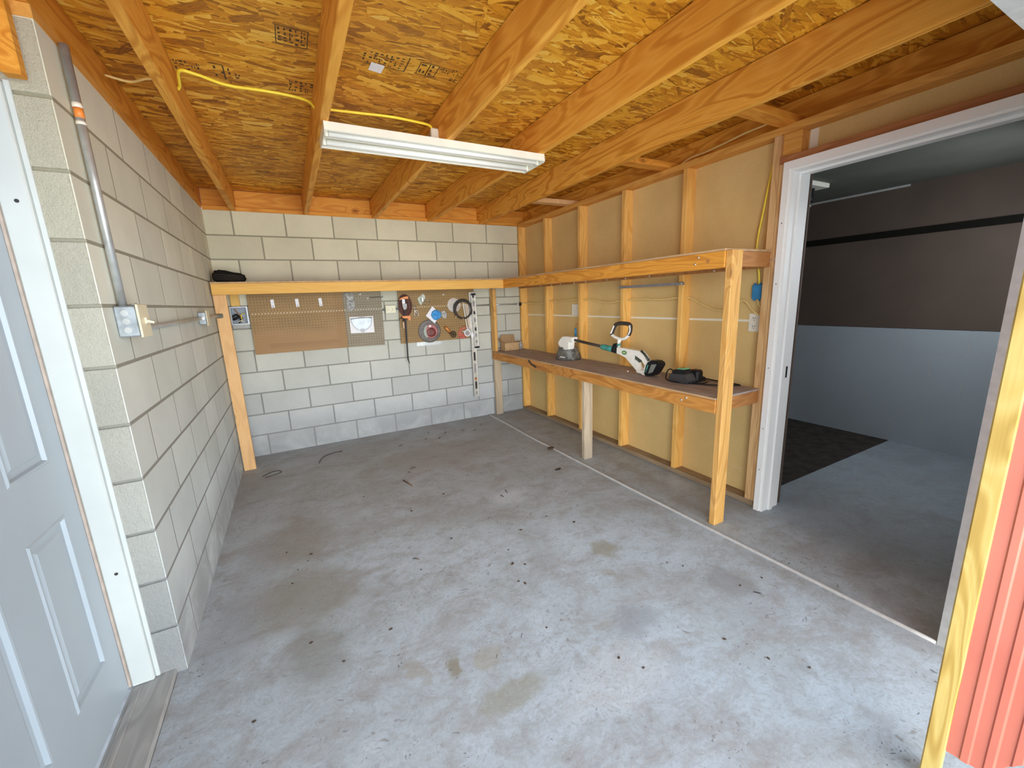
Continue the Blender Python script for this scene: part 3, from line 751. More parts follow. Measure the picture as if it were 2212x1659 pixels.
bn = empty('workbench', (2.84, 2.9, 0.6), 'narrow timber workbench along the stud wall with a dusty dark top', 'workbench')
MB().box(2.628, 3.047, 1.458, 4.43, 0.7798, 0.790).build('bench_top', M_benchtop, parent=bn)
MB().box(2.6245, 2.6275, 1.458, 4.43, 0.7795, 0.7905).build('top_edge', M_ply, parent=bn)
MB().box(2.630, 2.668, 1.458, 4.43, 0.695, 0.7795, 0.0025).build('front_rail', M_fasB, parent=bn)
MB().box(2.6685, 3.047, 1.459, 1.497, 0.700, 0.7795, 0.002).build('end_rail', M_fasE, parent=bn, label='dark brown end rail')
for q in ((2.6295, 1.655, 0.755), (2.6295, 1.69, 0.735)): MB().sphere(q, 0.008, seg=8, rings=5).build('bolt', M_silver, parent=bn)
mk = MB(); mk.tube(spline([(2.6285,3.556,0.772),(2.6285,3.53,0.752),(2.6285,3.50,0.738),(2.6285,3.46,0.728),(2.6285,3.42,0.722)], 4), [0.014]+[0.010]*12+[0.010]*3+[0.014], 6); mk.build('burn_mark', M_rubber, parent=bn, label='dark curved scorch mark')
mk = MB(); mk.tube(spline([(2.6295,3.42,0.722),(2.6295,3.35,0.722),(2.6295,3.30,0.738),(2.6295,3.27,0.765)], 4), 0.004, 6); mk.build('stain_ring', M_fasE, parent=bn)

def post(name, m, mat, lab): m.build(name, mat, label=lab, cat='post')
# front right post : outer full height, inner pieces under the rails
post('shelf_post', MB().box(2.637, 2.726, 1.418, 1.4565, 0.0, 1.606, 0.003), M_post, 'full-height timber post at the open end of the workbench')
post('bench_leg', MB().box(2.632, 2.721, 2.662, 2.700, 0.0, 0.6945, 0.003), M_postg, 'grey-stained timber leg under the middle of the workbench')
post('bench_leg', MB().box(2.640, 2.729, 4.395, 4.433, 0.0, 0.6945, 0.003), M_postg, 'greyish timber leg under the far end of the workbench')
post('shelf_post', MB().box(2.632, 2.670, 4.34, 4.429, 0.7915, 1.5145, 0.003), M_post, 'upright between workbench and shelf in the far corner')
post('shelf_post', MB().prism([(0.012,0),(0.101,0),(0.101,1.5145),(0.012,1.5145),(0.012,1.368),(0.058,1.368),(0.058,1.330),(0.012,1.330)], 4.102, 4.140, 'y', bev=0.002), M_postl, 'left-hand shelf post with a notch cut for the conduit')
MB().box(0.091, 0.160, 4.425, BY-0.001, 1.424, 1.60, 0.002).build('wood_cleat', M_ylwblk, label='small yellow wood cleat on the back wall above the open junction box', cat='wood block')

# nails poking through under the shelf
proto = None
for i, (y, z) in enumerate([(3.475,1.514),(3.292,1.514),(3.142,1.514),(2.936,1.514),(2.775,1.514),(2.514,1.514),(2.319,1.514),(2.087,1.514),(1.60,1.514)]):
    if proto is None:
        m = MB(); m.tube([(2.74, y, 1.604), (2.735, y-0.004, 1.513)], 0.0018, 6); m.sphere((2.734, y-0.004, 1.509), 0.0052, seg=8, rings=6)
        proto = m.build('nail', M_silver, label='bright nail tip poking down from under the upper shelf', cat='nail', group='nails under the upper shelf', origin=(2.74, y, 1.509)); y0_ = y
    else:
        o = proto.copy(); COL.objects.link(o); o.location = (2.74, y, 1.509+random.uniform(-.003,.003)); o.rotation_euler.z = random.uniform(-.5,.5)
m = MB(); m.tube([(3.03,1.462,1.555),(3.044,1.437,1.561),(3.05,1.425,1.566)], 0.0022, 6); m.build('bent_nail', M_silver, label='bent silver nail sticking out of the shelf end rail', cat='nail')

# ------------------------------------------------------------------ left conduit, switch, boxes
cd = MB(); cd.tube([(0.019, 1.966, 1.42), (0.019, 1.966, 2.236)], 0.0125, 12)
o = cd.build('metal_conduit', M_galv, label='upright galvanised conduit rising from the switch box to the roof', cat='conduit')
MB().tube([(0.0195,1.9655,2.025),(0.0195,1.9655,2.055)], 0.0127, 12).build('sticker', M_org, parent=o, label='small orange and cream sticker')
MB().tube([(0.019,1.966,2.055),(0.019,1.966,2.07)], 0.0131, 12).build('sticker', M_cream, parent=o)
MB().tube([(0.019,1.966,2.005),(0.019,1.966,2.015)], 0.0131, 12).build('sticker', M_cream, parent=o)
t = empty('switch_box', (0.03, 1.96, 1.37), 'galvanised light switch box with ivory toggle plate on the left block wall', 'light switch')
MB().box(0.001, 0.062, 1.925, 2.008, 1.312, 1.420, 0.004).build('box', M_galvd, parent=t)
mk = MB()
for z in (1.336, 1.366, 1.396): mk.lathe([(0.011,-0.002),(0.011,0.001)], (0.03, 1.9245, z), 'y', 14)
mk.build('knockout', M_galv, parent=t)
MB().box(0.062, 0.069, 1.918, 2.036, 1.308, 1.426, 0.003).build('cover_plate', M_ivory, parent=t)
MB().box(0.069, 0.0745, 1.973, 1.983, 1.356, 1.378, 0.001).tube([(0.07,1.978,1.366),(0.094,1.978,1.358)], [0.006,0.004], 8).build('toggle', M_ivory, parent=t)
MB().tube([(0.03,2.009,1.426),(0.045,2.02,1.428)], 0.003, 6).build('screw', M_galv, parent=t)
m = MB(); m.tube([(0.019,2.009,1.333),(0.019,3.405,1.3445)], 0.0115, 10)
m.build('metal_conduit', M_galv, label='level conduit from the switch box to the small corner box', cat='conduit')
t = empty('small_junction_box', (0.03, 3.45, 1.34), 'small galvanised box with ivory plate near the left corner', 'junction box')
MB().box(0.001, 0.045, 3.406, 3.50, 1.305, 1.385, 0.004).build('box', M_galvd, parent=t)
MB().box(0.0455, 0.051, 3.40, 3.506, 1.295, 1.395, 0.002).build('cover_plate', M_ivory, parent=t)
MB().lathe([(0.012,-0.003),(0.012,0.0)], (0.025, 3.406, 1.345), 'y', 12).build('knockout', M_silver, parent=t)
m = MB(); m.tube(spline([(0.019,3.501,1.3455),(0.019,4.2,1.349),(0.022,4.36,1.349),(0.05,4.42,1.349),(0.0755,4.432,1.349)], 5), 0.0105, 10)
m.build('metal_conduit', M_galv, label='conduit passing through the notch of the left shelf post', cat='conduit')

t = empty('open_junction_box', (0.14, 4.44, 1.26), 'open grey junction box with loose wires left of the pegboard', 'junction box')
m = MB(); m.prism([(0.076,1.262),(0.212,1.262),(0.212,1.420),(0.076,1.420)], 4.405, 4.459, 'y', holes=[[(0.084,1.270),(0.200,1.270),(0.200,1.412),(0.084,1.412)]])
m.build('box', plain('junction_box_grey', (0.50,0.53,0.55), 0.45, 0.4), parent=t)
MB().box(0.084, 0.200, 4.452, 4.458, 1.270, 1.412).build('box_back', plain('junction_box_inside', (0.22,0.25,0.30), 0.5, 0.3), parent=t)
MB().box(0.078, 0.208, 4.42, 4.459, 1.226, 1.2615, 0.002).build('lower_lip', M_frontw, parent=t)
for pts, mt, rr in (([(0.09,4.42,1.33),(0.12,4.415,1.35),(0.15,4.41,1.31),(0.13,4.42,1.28)], M_black, 0.008), ([(0.095,4.43,1.31),(0.12,4.41,1.32),(0.14,4.42,1.33)], M_black, 0.012),
                    ([(0.11,4.44,1.40),(0.13,4.42,1.37),(0.15,4.41,1.34),(0.165,4.43,1.31)], M_copper, 0.004), ([(0.12,4.41,1.285),(0.15,4.405,1.295),(0.17,4.42,1.275)], M_white, 0.004),
                    ([(0.185,4.44,1.36),(0.16,4.41,1.35),(0.155,4.41,1.30),(0.17,4.43,1.28)], M_cable, 0.0035)):
    MB().tube(spline(pts, 5), rr, 7).build('wire', mt, parent=t)
# conduit behind the pegboards and right across
for a, b, lab in ((0.2125, 1.4225, 'conduit along the back wall, mostly behind the brown pegboards'), (1.528, 2.632, 'conduit behind the tool board, appearing right of the levels'),):
    MB().tube([(a,4.4475,1.338),(b,4.4475,1.336)], 0.0095, 10).build('metal_conduit', M_galv, label=lab, cat='conduit')
MB().tube([(2.632,4.4485,1.336),(3.0,4.4485,1.332)], 0.0085, 10).build('metal_conduit', M_galv, label='short conduit between the far corner post and the last stud', cat='conduit')
t = empty('conduit_connector', (3.02, 4.435, 1.33), 'black and silver conduit fitting at the end stud in the far corner', 'conduit fitting')
MB().tube([(3.0,4.4475,1.332),(3.03,4.437,1.332)], 0.012, 10).build('collar', M_silver, parent=t)
MB().box(3.028, 3.0475, 4.405, 4.445, 1.31, 1.35, 0.005).build('clamp', M_black, parent=t)
t = empty('wall_outlet', (1.475, 4.43, 1.34), 'ivory duplex outlet on the block wall between the pegboards', 'outlet')
MB().box(1.432, 1.518, 4.418, 4.459, 1.302, 1.372, 0.003).build('box', M_galvd, parent=t)
MB().box(1.424, 1.527, 4.412, 4.418, 1.298, 1.377, 0.002).build('cover_plate', M_ivory, parent=t)
for cx in (1.450, 1.500):
    for q in ((1.345, 1.352), (1.325, 1.332)): MB().box(cx-0.010, cx-0.006, 4.4108, 4.412, q[0], q[1]).build('slot', M_dark, parent=t)
    MB().lathe([(0.003,-0.001),(0.003,0.0)], (cx+0.008, 4.4118, 1.338), 'y', 8).build('ground_hole', M_dark, parent=t)

# ------------------------------------------------------------------ pegboards
def peg(name, poly, mat, lab, y0=4.427, y1=4.4325):
    return MB().prism(poly, y0, y1, 'y').build(name, mat, label=lab, cat='pegboard')
peg('pegboard', [(0.221,1.60),(0.2165,0.979),(1.021,0.978),(1.021,1.60)], M_peg, 'wide brown pegboard with a dark water stain and three white cards')
peg('pegboard', [(1.0225,1.60),(1.0225,0.979),(1.384,0.974),(1.396,1.60)], M_peg2, 'narrow grey-brown pegboard with the white card and clear bag')
peg('pegboard', [(1.567,1.60),(1.555,0.969),(2.354,0.967),(2.438,1.60)], M_peg3, 'tan pegboard crowded with hanging tools')
for (a, b, lab) in ((0.25,0.98,'furring strip behind the wide brown pegboard'), (1.05,1.36,'furring strip behind the narrow pegboard'), (1.60,2.32,'furring strip behind the tool pegboard')):
    MB().box(a, b, 4.433, 4.459, 1.01, 1.05).build('furring_strip', M_ylwblk, label=lab, cat='wood strip')
for x, lab, k in ((0.398,'white hook card on the brown pegboard, nearest the junction box',0), (0.601,'middle white hook card on the brown pegboard',1), (0.802,'white hook card on the brown pegboard, nearest the clear bag',2)):
    t = empty('hook_card', (x+0.015, 4.425, 1.39), lab, 'hook card')
    MB().prism([(x,1.472),(x+0.028,1.475),(x+0.031,1.399),(x+0.003,1.397)], 4.423, 4.4265, 'y').build('card', M_wcard, parent=t)
    MB().tube([(x+0.014,4.423,1.42),(x+0.016,4.415,1.412),(x+0.020+0.012*(k==2),4.408,1.396)], 0.0022, 6).build('hook', M_galv, parent=t)
# clear bag of hardware
t = empty('hardware_bag', (1.08, 4.40, 1.33), 'crumpled clear bag of metal hardware hanging on the narrow pegboard', 'bag')
def blob(name, cx, y, cz, pts, th, mat, parent, seed=1):
    random.seed(seed); m = MB()
    n = len(pts)
    rows = []
    for s, dy in ((1.0, 0.0), (0.9, -th*0.7), (0.55, -th), (0.2, -th*0.9)):
        rows.append([m.bm.verts.new((cx+(p[0]-cx)*s+random.uniform(-.003,.003), y+dy+random.uniform(-.25,.25)*th*(s<1), cz+(p[1]-cz)*s+random.uniform(-.003,.003))) for p in pts])
    for A, B in zip(rows, rows[1:]):
        for k in range(n): m.bm.faces.new([A[k], A[(k+1)%n], B[(k+1)%n], B[k]])
    m.bm.faces.new(rows[-1]); m.bm.faces.new(list(reversed(rows[0])))
    return m.build(name, mat, parent=parent)
blob('film', 1.09, 4.425, 1.42, [(1.035,1.515),(1.06,1.525),(1.09,1.522),(1.115,1.515),(1.128,1.49),(1.122,1.45),(1.132,1.41),(1.125,1.36),(1.10,1.335),(1.07,1.332),(1.05,1.35),(1.045,1.40),(1.05,1.45),(1.04,1.49)], 0.035, M_clear, t, 3)
random.seed(11)
m = MB()
for i in range(9):
    a = random.uniform(0, PI); cx, cz = random.uniform(1.07,1.105), random.uniform(1.37,1.46)
    m.tube([(cx-0.02*math.cos(a),4.41,cz-0.02*math.sin(a)),(cx+0.02*math.cos(a),4.405,cz+0.02*math.sin(a))], 0.0035, 6)
m.build('bolt_pile', M_rail, parent=t)
# white card with visor drawing
t = empty('visor_card', (1.175, 4.42, 1.11), 'white card showing a rounded clear visor, on the narrow pegboard', 'card')
MB().prism([(1.062,1.278),(1.292,1.277),(1.290,1.111),(1.060,1.116)], 4.421, 4.4265, 'y').build('card', M_wcard, parent=t)
arc = [(1.075,1.258),(1.08,1.22),(1.10,1.18),(1.135,1.148),(1.175,1.140),(1.215,1.148),(1.25,1.175),(1.27,1.215),(1.275,1.258)]
MB().tube(spline([(a,4.417,b) for a,b in arc], 4), 0.0022, 6).build('visor_rim', M_rail, parent=t)
MB().prism(arc, 4.4185, 4.4205, 'y').build('visor_lens', plain('visor_tint', (0.62,0.74,0.86), 0.25, var=0.1, nscale=14), parent=t)
m = MB(); m.tube([(1.07,4.416,1.258),(1.12,4.416,1.262),(1.175,4.416,1.268),(1.23,4.416,1.264),(1.278,4.416,1.262)], [0.005,0.004,0.007,0.004,0.006], 6); m.build('headband', M_rail, parent=t)
MB().prism([(1.155,1.155),(1.20,1.155),(1.198,1.13),(1.185,1.118),(1.168,1.118),(1.155,1.13)], 4.414, 4.420, 'y').build('chin_clip', M_rail, parent=t)
def hookp(name, pts, r, mat, lab, cat='hook'):
    return MB().tube(spline(pts, 5), r, 7).build(name, mat, label=lab, cat=cat)
hookp('peg_hook', [(1.178,4.4265,1.503),(1.18,4.412,1.498),(1.19,4.402,1.498),(1.192,4.4,1.508)], 0.007, M_white, 'white rounded peg hook near the top of the narrow pegboard')
hookp('peg_hook', [(1.252,4.4265,1.468),(1.254,4.412,1.464),(1.256,4.408,1.446)], 0.004, M_white, 'tiny white peg hook below the dark wire')
hookp('wire_hook', [(1.282,4.4265,1.468),(1.30,4.415,1.463),(1.36,4.41,1.466),(1.40,4.41,1.462),(1.405,4.41,1.478)], 0.003, M_dark, 'dark wire hook sticking out past the narrow pegboard')
hookp('peg_hook', [(2.058,4.4265,1.474),(2.06,4.41,1.470),(2.066,4.405,1.468)], 0.009, M_white, 'white knob hook near the top of the tool pegboard')

# ------------------------------------------------------------------ tools on the third board
YB = 4.4265
def loop(cx, cz, rx, rz, y, k=24, tilt=0.0, w=0.0, ph=0.0):
    return [(cx+rx*math.cos(2*PI*i/k+ph)+w*math.sin(5*i), y+0.006*math.sin(3*i), cz+rz*math.sin(2*PI*i/k+ph)+tilt*math.cos(2*PI*i/k)) for i in range(k)]
t = empty('coiled_cord', (1.63, 4.40, 1.26), 'dark brown cord coiled in an oval behind the orange clamp', 'cord')
for i in range(7):
    MB().tube(loop(1.630+0.004*math.sin(i*2), 1.372-0.003*i, 0.069-0.0085*i, 0.110-0.010*i, 4.4135-0.002*(i%2), 28, w=0.001), 0.0062, 7, closed=True).build('cord_loop', M_cord, parent=t)
t = empty('bar_clamp', (1.62, 4.39, 0.78), 'long black bar clamp with orange jaws hanging on the tool pegboard', 'clamp')
MB().prism([(1.613,1.455),(1.630,1.455),(1.610,0.80),(1.620,0.752),(1.612,0.755),(1.596,0.80)], 4.388, 4.394, 'y').build('bar', M_black, parent=t)
MB().prism([(1.563,1.436),(1.60,1.455),(1.655,1.466),(1.664,1.455),(1.661,1.437),(1.615,1.440),(1.575,1.430)], 4.380, 4.400, 'y', bev=0.003).build('upper_jaw', M_org, parent=t, label='orange upper jaw')
MB().prism([(1.582,1.262),(1.667,1.262),(1.668,1.214),(1.643,1.214),(1.636,1.236),(1.600,1.238),(1.582,1.245)], 4.376, 4.402, 'y', bev=0.003).build('lower_jaw', M_org, parent=t, label='orange lower jaw')
MB().prism([(1.592,1.437),(1.622,1.437),(1.623,1.390),(1.592,1.389)], 4.374, 4.380, 'y', bev=0.002).build('jaw_pad', M_wcard, parent=t, label='white square pad')
MB().prism([(1.592,1.388),(1.640,1.388),(1.636,1.345),(1.620,1.325),(1.604,1.330),(1.594,1.36)], 4.378, 4.386, 'y', bev=0.002).build('grip_plate', M_rail, parent=t)
MB().tube([(1.594,4.385,1.26),(1.590,4.385,1.20)], 0.006, 8).tube([(1.546,4.385,1.234),(1.566,4.385,1.242),(1.59,4.385,1.243)], 0.004, 6).build('spindle', M_black, parent=t)
MB().lathe([(0.006,-0.075),(0.009,-0.06),(0.0085,-0.02),(0.006,0.0)], (1.588,4.385,1.205), 'z', 10).build('handle', M_khandle, parent=t, label='pale wooden handle')
# clear clamshell with hooks
t = empty('hook_pack', (1.81, 4.41, 1.36), 'diamond-shaped clear pack of wire hooks on the tool pegboard', 'hook pack')
MB().prism([(1.770,1.437),(1.833,1.489),(1.850,1.470),(1.858,1.440),(1.830,1.405),(1.803,1.362),(1.785,1.385)], 4.418, 4.4245, 'y', bev=0.002).build('card', plain('pack_grey_green', (0.42,0.46,0.38), 0.3, 0.2, nscale=25, var=0.15), parent=t)
for a, b in (((1.82,1.425),(1.86,1.395)), ((1.83,1.40),(1.85,1.37)), ((1.84,1.425),(1.90,1.40)), ((1.81,1.41),(1.825,1.365)), ((1.80,1.44),(1.815,1.40)), ((1.86,1.42),(1.90,1.385))):
    MB().tube([(a[0],4.412,a[1]),((a[0]+b[0])/2,4.400,(a[1]+b[1])/2+0.006),(b[0],4.410,b[1])], 0.0024, 6).build('wire', M_silver, parent=t)
MB().prism([(1.812,1.440),(1.826,1.445),(1.830,1.405),(1.815,1.402)], 4.405, 4.412, 'y', bev=0.002).build('metal_tab', M_silver, parent=t)
t = empty('hose_clamp_hook', (1.735, 4.41, 1.25), 'shiny snap hooks hanging beside the cord coil', 'snap hook')
MB().tube([(1.716,4.41,1.36),(1.727,4.405,1.345),(1.738,4.41,1.362)], 0.004, 6).tube([(1.720,4.41,1.344),(1.745,4.41,1.346)], 0.005, 6).build('wing', M_silver, parent=t)
MB().tube(loop(1.740,1.280,0.022,0.032,4.405,16,tilt=0.006), 0.0035, 6, closed=True).build('ring', M_silver, parent=t)
MB().tube(spline([(1.725,4.405,1.34),(1.722,4.40,1.31),(1.735,4.40,1.295),(1.752,4.40,1.285),(1.765,4.405,1.305)],4), 0.006, 7).build('hook', M_silver, parent=t)
t = empty('blue_rag_pack', (1.95, 4.40, 1.16), 'white card holding a bright blue bundle, hung as a diamond', 'card pack')
MB().prism([(1.923,1.350),(1.842,1.250),(1.937,1.163),(1.968,1.205),(1.944,1.205),(1.898,1.252),(1.945,1.312),(1.962,1.312)], 4.408, 4.412, 'y').build('card', M_wcard, parent=t)
random.seed(5)
blob('bundle', 1.96, 4.415, 1.25, [(1.900,1.262),(1.912,1.295),(1.94,1.312),(1.975,1.310),(2.005,1.292),(2.018,1.262),(2.008,1.228),(1.985,1.205),(1.955,1.195),(1.925,1.205),(1.908,1.232)], 0.035, M_bluel, t, 9)
blob('plastic_sleeve', 2.05, 4.42, 1.255, [(2.018,1.285),(2.060,1.300),(2.086,1.270),(2.088,1.235),(2.070,1.21),(2.035,1.215),(2.022,1.24)], 0.012, M_clear, t, 4)
# sanding discs pack
t = empty('disc_pack', (1.876, 4.41, 0.95), 'round pack of red and grey grinding discs at the bottom of the tool pegboard', 'disc pack')
dc = (1.876, 4.4255, 1.082)
m_d = plain('smoky_disc', (0.13,0.11,0.10), 0.35, var=0.15, nscale=20)
MB().lathe([(0.125,0.0),(0.126,-0.006),(0.118,-0.009)], dc, 'y', 40).build('backing_disc', m_d, parent=t, label='smoky grey outer disc')
MB().lathe([(0.078,-0.0091),(0.074,-0.012)], (1.888,4.4255,1.080), 'y', 36).build('red_disc', plain('dusty_red', (0.40,0.13,0.13), 0.4, var=0.12, nscale=20), parent=t, label='dusty red disc')
MB().prism([(1.840,1.150),(1.818,1.125),(1.806,1.085),(1.812,1.045),(1.835,1.012),(1.848,1.020),(1.838,1.055),(1.832,1.090),(1.842,1.125),(1.858,1.142)], 4.411, 4.4132, 'y').build('label_crescent', plain('pale_teal_print', (0.36,0.44,0.36), 0.5), parent=t, label='pale green crescent')
MB().lathe([(0.050,-0.0121),(0.048,-0.016),(0.030,-0.0165)], (1.893,4.4255,1.068), 'y', 28).build('hub', plain('dark_red_hub', (0.16,0.025,0.02), 0.4, nscale=50, var=0.3), parent=t)
MB().box(1.868, 1.895, 4.4105, 4.413, 1.128, 1.148, 0.001).build('print', M_wcard, parent=t)
MB().prism([(1.730,0.968),(2.021,0.964),(2.018,0.924),(1.729,0.924)], 4.452, 4.4585, 'y', bev=0.001).build('metal_strip', M_galv, label='flat grey metal strip on the blocks under the disc pack', cat='metal strip')
# tubing cutter
t = empty('tube_cutter', (2.11, 4.40, 1.0), 'copper-coloured tubing cutter with a black hand wheel', 'tube cutter')
MB().tube([(2.050,4.41,1.122),(2.075,4.408,1.092),(2.095,4.408,1.066),(2.11,4.408,1.050)], [0.014,0.020,0.016,0.010], 10).build('body', M_copper, parent=t)
MB().tube([(2.09,4.405,1.055),(2.12,4.402,1.035)], 0.010, 8).build('roller', M_cord, parent=t)
MB().tube(loop(2.143,1.028,0.031,0.033,4.400,22), 0.0042, 7, closed=True).build('wheel_rim', M_black, parent=t)
m = MB()
for k in range(3):
    a = k*PI/3+0.2; m.tube([(2.143-0.03*math.cos(a),4.400,1.028-0.031*math.sin(a)),(2.143+0.03*math.cos(a),4.400,1.028+0.031*math.sin(a))], 0.003, 6)
m.build('wheel_spokes', M_black, parent=t)
# saw blade
t = empty('saw_blade', (2.183, 4.42, 1.27), 'shiny round saw blade partly behind the black coil', 'saw blade')
P = []
for i in range(72):
    a = 2*PI*i/72; r = 0.081 if i % 2 else 0.076
    P.append((2.181+r*math.cos(a), 1.352+r*math.sin(a)))
MB().prism(P, 4.421, 4.4235, 'y', holes=[[(2.181+0.008*math.cos(-2*PI*i/12), 1.352+0.008*math.sin(-2*PI*i/12)) for i in range(12)]]).build('blade', M_silver, parent=t)
for k in range(6):
    a = 2*PI*k/6; MB().prism([(2.181+0.03*math.cos(a),1.352+0.03*math.sin(a)),(2.181+0.065*math.cos(a+.1),1.352+0.065*math.sin(a+.1)),(2.181+0.065*math.cos(a+.28),1.352+0.065*math.sin(a+.28))], 4.4202, 4.4212, 'y').build('blade_print', M_bladec, parent=t)
# black hose coil
t = empty('hose_coil', (2.276, 4.38, 1.19), 'black hose coiled in a ring with brass ends on the tool pegboard', 'hose')
for i in range(4):
    MB().tube(loop(2.276+0.003*(i%2), 1.304-0.002*i, 0.108-0.005*i, 0.108-0.005*i, 4.395-0.007*(i%2)+0.004, 30, w=0.0008), 0.0065, 7, closed=True).build('hose_loop', M_rubber, parent=t)
MB().tube([(2.190,4.388,1.232),(2.172,4.388,1.212)], 0.007, 8).build('brass_end', M_brass, parent=t)
MB().tube([(2.26,4.388,1.200),(2.272,4.388,1.188)], 0.006, 8).build('brass_end', M_brass, parent=t)
# rulers / strips leaning
for i, (xa, xb, za, zb, mt, lab) in enumerate([(2.283,2.318,1.372,1.062,M_white,'white ruler strip leaning down behind the black coil'), (2.305,2.345,1.365,1.055,M_alu,'aluminium strip beside the white ruler'),
                                 (2.325,2.352,1.36,1.08,M_khandle,'pale wooden stick among the strips'), (2.342,2.368,1.35,1.045,M_alu,'thin aluminium strip nearest the level')]):
    MB().prism([(xa-0.006,za),(xa+0.006,za),(xb+0.006,zb),(xb-0.006,zb)], 4.4035+0.003*i, 4.4060+0.003*i, 'y').build('measuring_strip', mt, label=lab, cat='strip')
# red square tool
t = empty('red_speed_square', (2.26, 4.40, 0.97), 'red metal bracket tool at the lower right of the tool pegboard', 'bracket tool')
MB().prism([(2.207,0.975),(2.207,1.045),(2.240,1.085),(2.262,1.095),(2.315,1.098),(2.315,1.085),(2.27,1.080),(2.235,1.045),(2.235,1.028),(2.300,1.030),(2.308,0.975)], 4.416, 4.4225, 'y', bev=0.002).build('body', M_red, parent=t)
MB().tube([(2.215,4.412,1.085),(2.232,4.41,1.11),(2.316,4.41,1.112)], 0.0025, 6).build('wire_arm', M_red, parent=t)
MB().lathe([(0.005,0.0),(0.0055,0.025)], (2.232,4.412,1.10), 'z', 8).build('brass_nut', plain('brass_nut', (0.8,0.66,0.36), 0.3, 0.8), parent=t)
m = MB()
for q in ((2.222,0.992),(2.255,0.998),(2.29,0.99)): m.lathe([(0.006,-0.002),(0.006,0.0)], (q[0],4.4158,q[1]), 'y', 10)
m.build('hole', M_dark, parent=t)
t = empty('white_pulley', (2.31, 4.39, 0.99), 'white ring-shaped tool with side arm below the strips', 'ring tool')
MB().tube(loop(2.312,1.032,0.034,0.034,4.396,22), 0.008, 8, closed=True).build('ring', M_wcard, parent=t)
MB().lathe([(0.020,0.004),(0.022,-0.004)], (2.312,4.396,1.032), 'y', 16).build('hub', M_clear, parent=t)
MB().tube([(2.255,4.396,1.052),(2.285,4.396,1.050)], 0.006, 7).tube([(2.318,4.396,1.066),(2.315,4.396,1.10)], 0.008, 7).build('arm', M_wcard, parent=t)
MB().lathe([(0.022,-0.003),(0.022,0.0)], (2.370,4.398,1.002), 'y', 18, sx=0.8, sy=1.5).build('white_tag', M_wcard, label='oval white tag hanging against the short level', cat='tag')

# levels
def level(x_top, x_bot, z_top, z_bot, w_, y0, y1, windows, lab, seed):
    t = empty('spirit_level', ((x_top+x_bot)/2+w_/2, y0, z_bot), lab, 'spirit level')
    def X(z, f): return x_bot + (x_top-x_bot)*(z-z_bot)/(z_top-z_bot) + f*w_
    holes = []
    for (a, b) in windows:
        holes.append([(X(a,.3),a),(X(a,.72),a),(X(b,.72),b),(X(b,.3),b)])
    MB().prism([(X(z_bot,0),z_bot),(X(z_bot,1),z_bot),(X(z_top,1),z_top),(X(z_top,0),z_top)], y0+0.006, y1, 'y', holes=holes).build('web', M_alu, parent=t)
    MB().prism([(X(z_bot,0),z_bot),(X(z_bot,.16),z_bot),(X(z_top,.16),z_top),(X(z_top,0),z_top)], y0, y1+0.0, 'y').build('edge_rail', M_alu, parent=t)
    MB().prism([(X(z_bot,.84),z_bot),(X(z_bot,1),z_bot),(X(z_top,1),z_top),(X(z_top,.84),z_top)], y0, y1+0.0, 'y').build('edge_rail', M_alu, parent=t)
    for k, (a, b) in enumerate(windows):
        MB().prism([(X(a,.3),a),(X(a,.72),a),(X(b,.72),b),(X(b,.3),b)], y1-0.004, y1-0.002, 'y').build('slot_back', M_dark if k % 2 == 0 else M_rail, parent=t)
    return t, X
t, X_ = level(2.376, 2.392, 1.473, 0.849, 0.056, 4.384, 4.404, [(1.425,1.455),(1.33,1.39),(1.24,1.275),(1.15,1.20),(1.05,1.09),(0.98,1.02)], 'shorter aluminium spirit level overlapping the longer one', 1)
MB().prism([(X_(0.849,0),0.849),(X_(0.849,1),0.849),(X_(0.87,1),0.87),(X_(0.87,0),0.87)], 4.382, 4.4045, 'y').build('end_cap', M_black, parent=t)
MB().prism([(X_(1.452,0),1.452),(X_(1.452,1),1.452),(X_(1.474,1),1.474),(X_(1.474,0),1.474)], 4.382, 4.4045, 'y').build('end_cap', M_black, parent=t)
for z in (1.365, 1.175, 0.925):
    MB().lathe([(0.015,-0.002),(0.015,0.0)], (X_(z,.5),4.390,z), 'y', 14).build('vial_ring', M_rail, parent=t)
t, X_ = level(2.362, 2.360, 1.488, 0.266, 0.062, 4.408, 4.4245, [(0.70,0.80),(0.55,0.66),(0.36,0.45),(0.29,0.325),(0.465,0.50)], 'longer aluminium spirit level reaching below the tool pegboard', 2)
MB().lathe([(0.014,-0.002),(0.014,0.0)], (X_(0.48,.5),4.4135,0.48), 'y', 14).build('vial_ring', M_copper, parent=t)
MB().prism([(2.626,1.408),(2.640,1.408),(2.646,1.224),(2.632,1.224)], 4.452, 4.4590, 'y').build('wall_shim', M_wcard, label='slim white strip on the blocks left of the far corner post', cat='strip') if False else None

# ------------------------------------------------------------------ on the shelf
m = MB()
prof = [(0.03,1.622),(0.02,1.66),(0.028,1.705),(0.06,1.722),(0.12,1.715),(0.17,1.700),(0.235,1.690),(0.252,1.672),(0.246,1.635),(0.225,1.6165),(0.07,1.6165)]
m.prism(prof, 4.17, 4.33, 'y', bev=0.012)
t = m.build('tool_bag', M_bagblk, label='flat black soft case at the left end of the upper shelf', cat='case')
m = MB()
for k in range(4): m.tube([(0.03,4.167,1.64+0.014*k),(0.10,4.1655,1.638+0.014*k),(0.17,4.1655,1.634+0.013*k),(0.24,4.167,1.633+0.011*k)], 0.0025, 6)
m.build('zip', M_rubber, parent=t)
MB().box(0.262, 0.42, 4.14, 4.24, 1.6165, 1.6215, 0.002).build('flat_black_strap', M_black, label='thin black strip lying beside the case on the upper shelf', cat='strap')

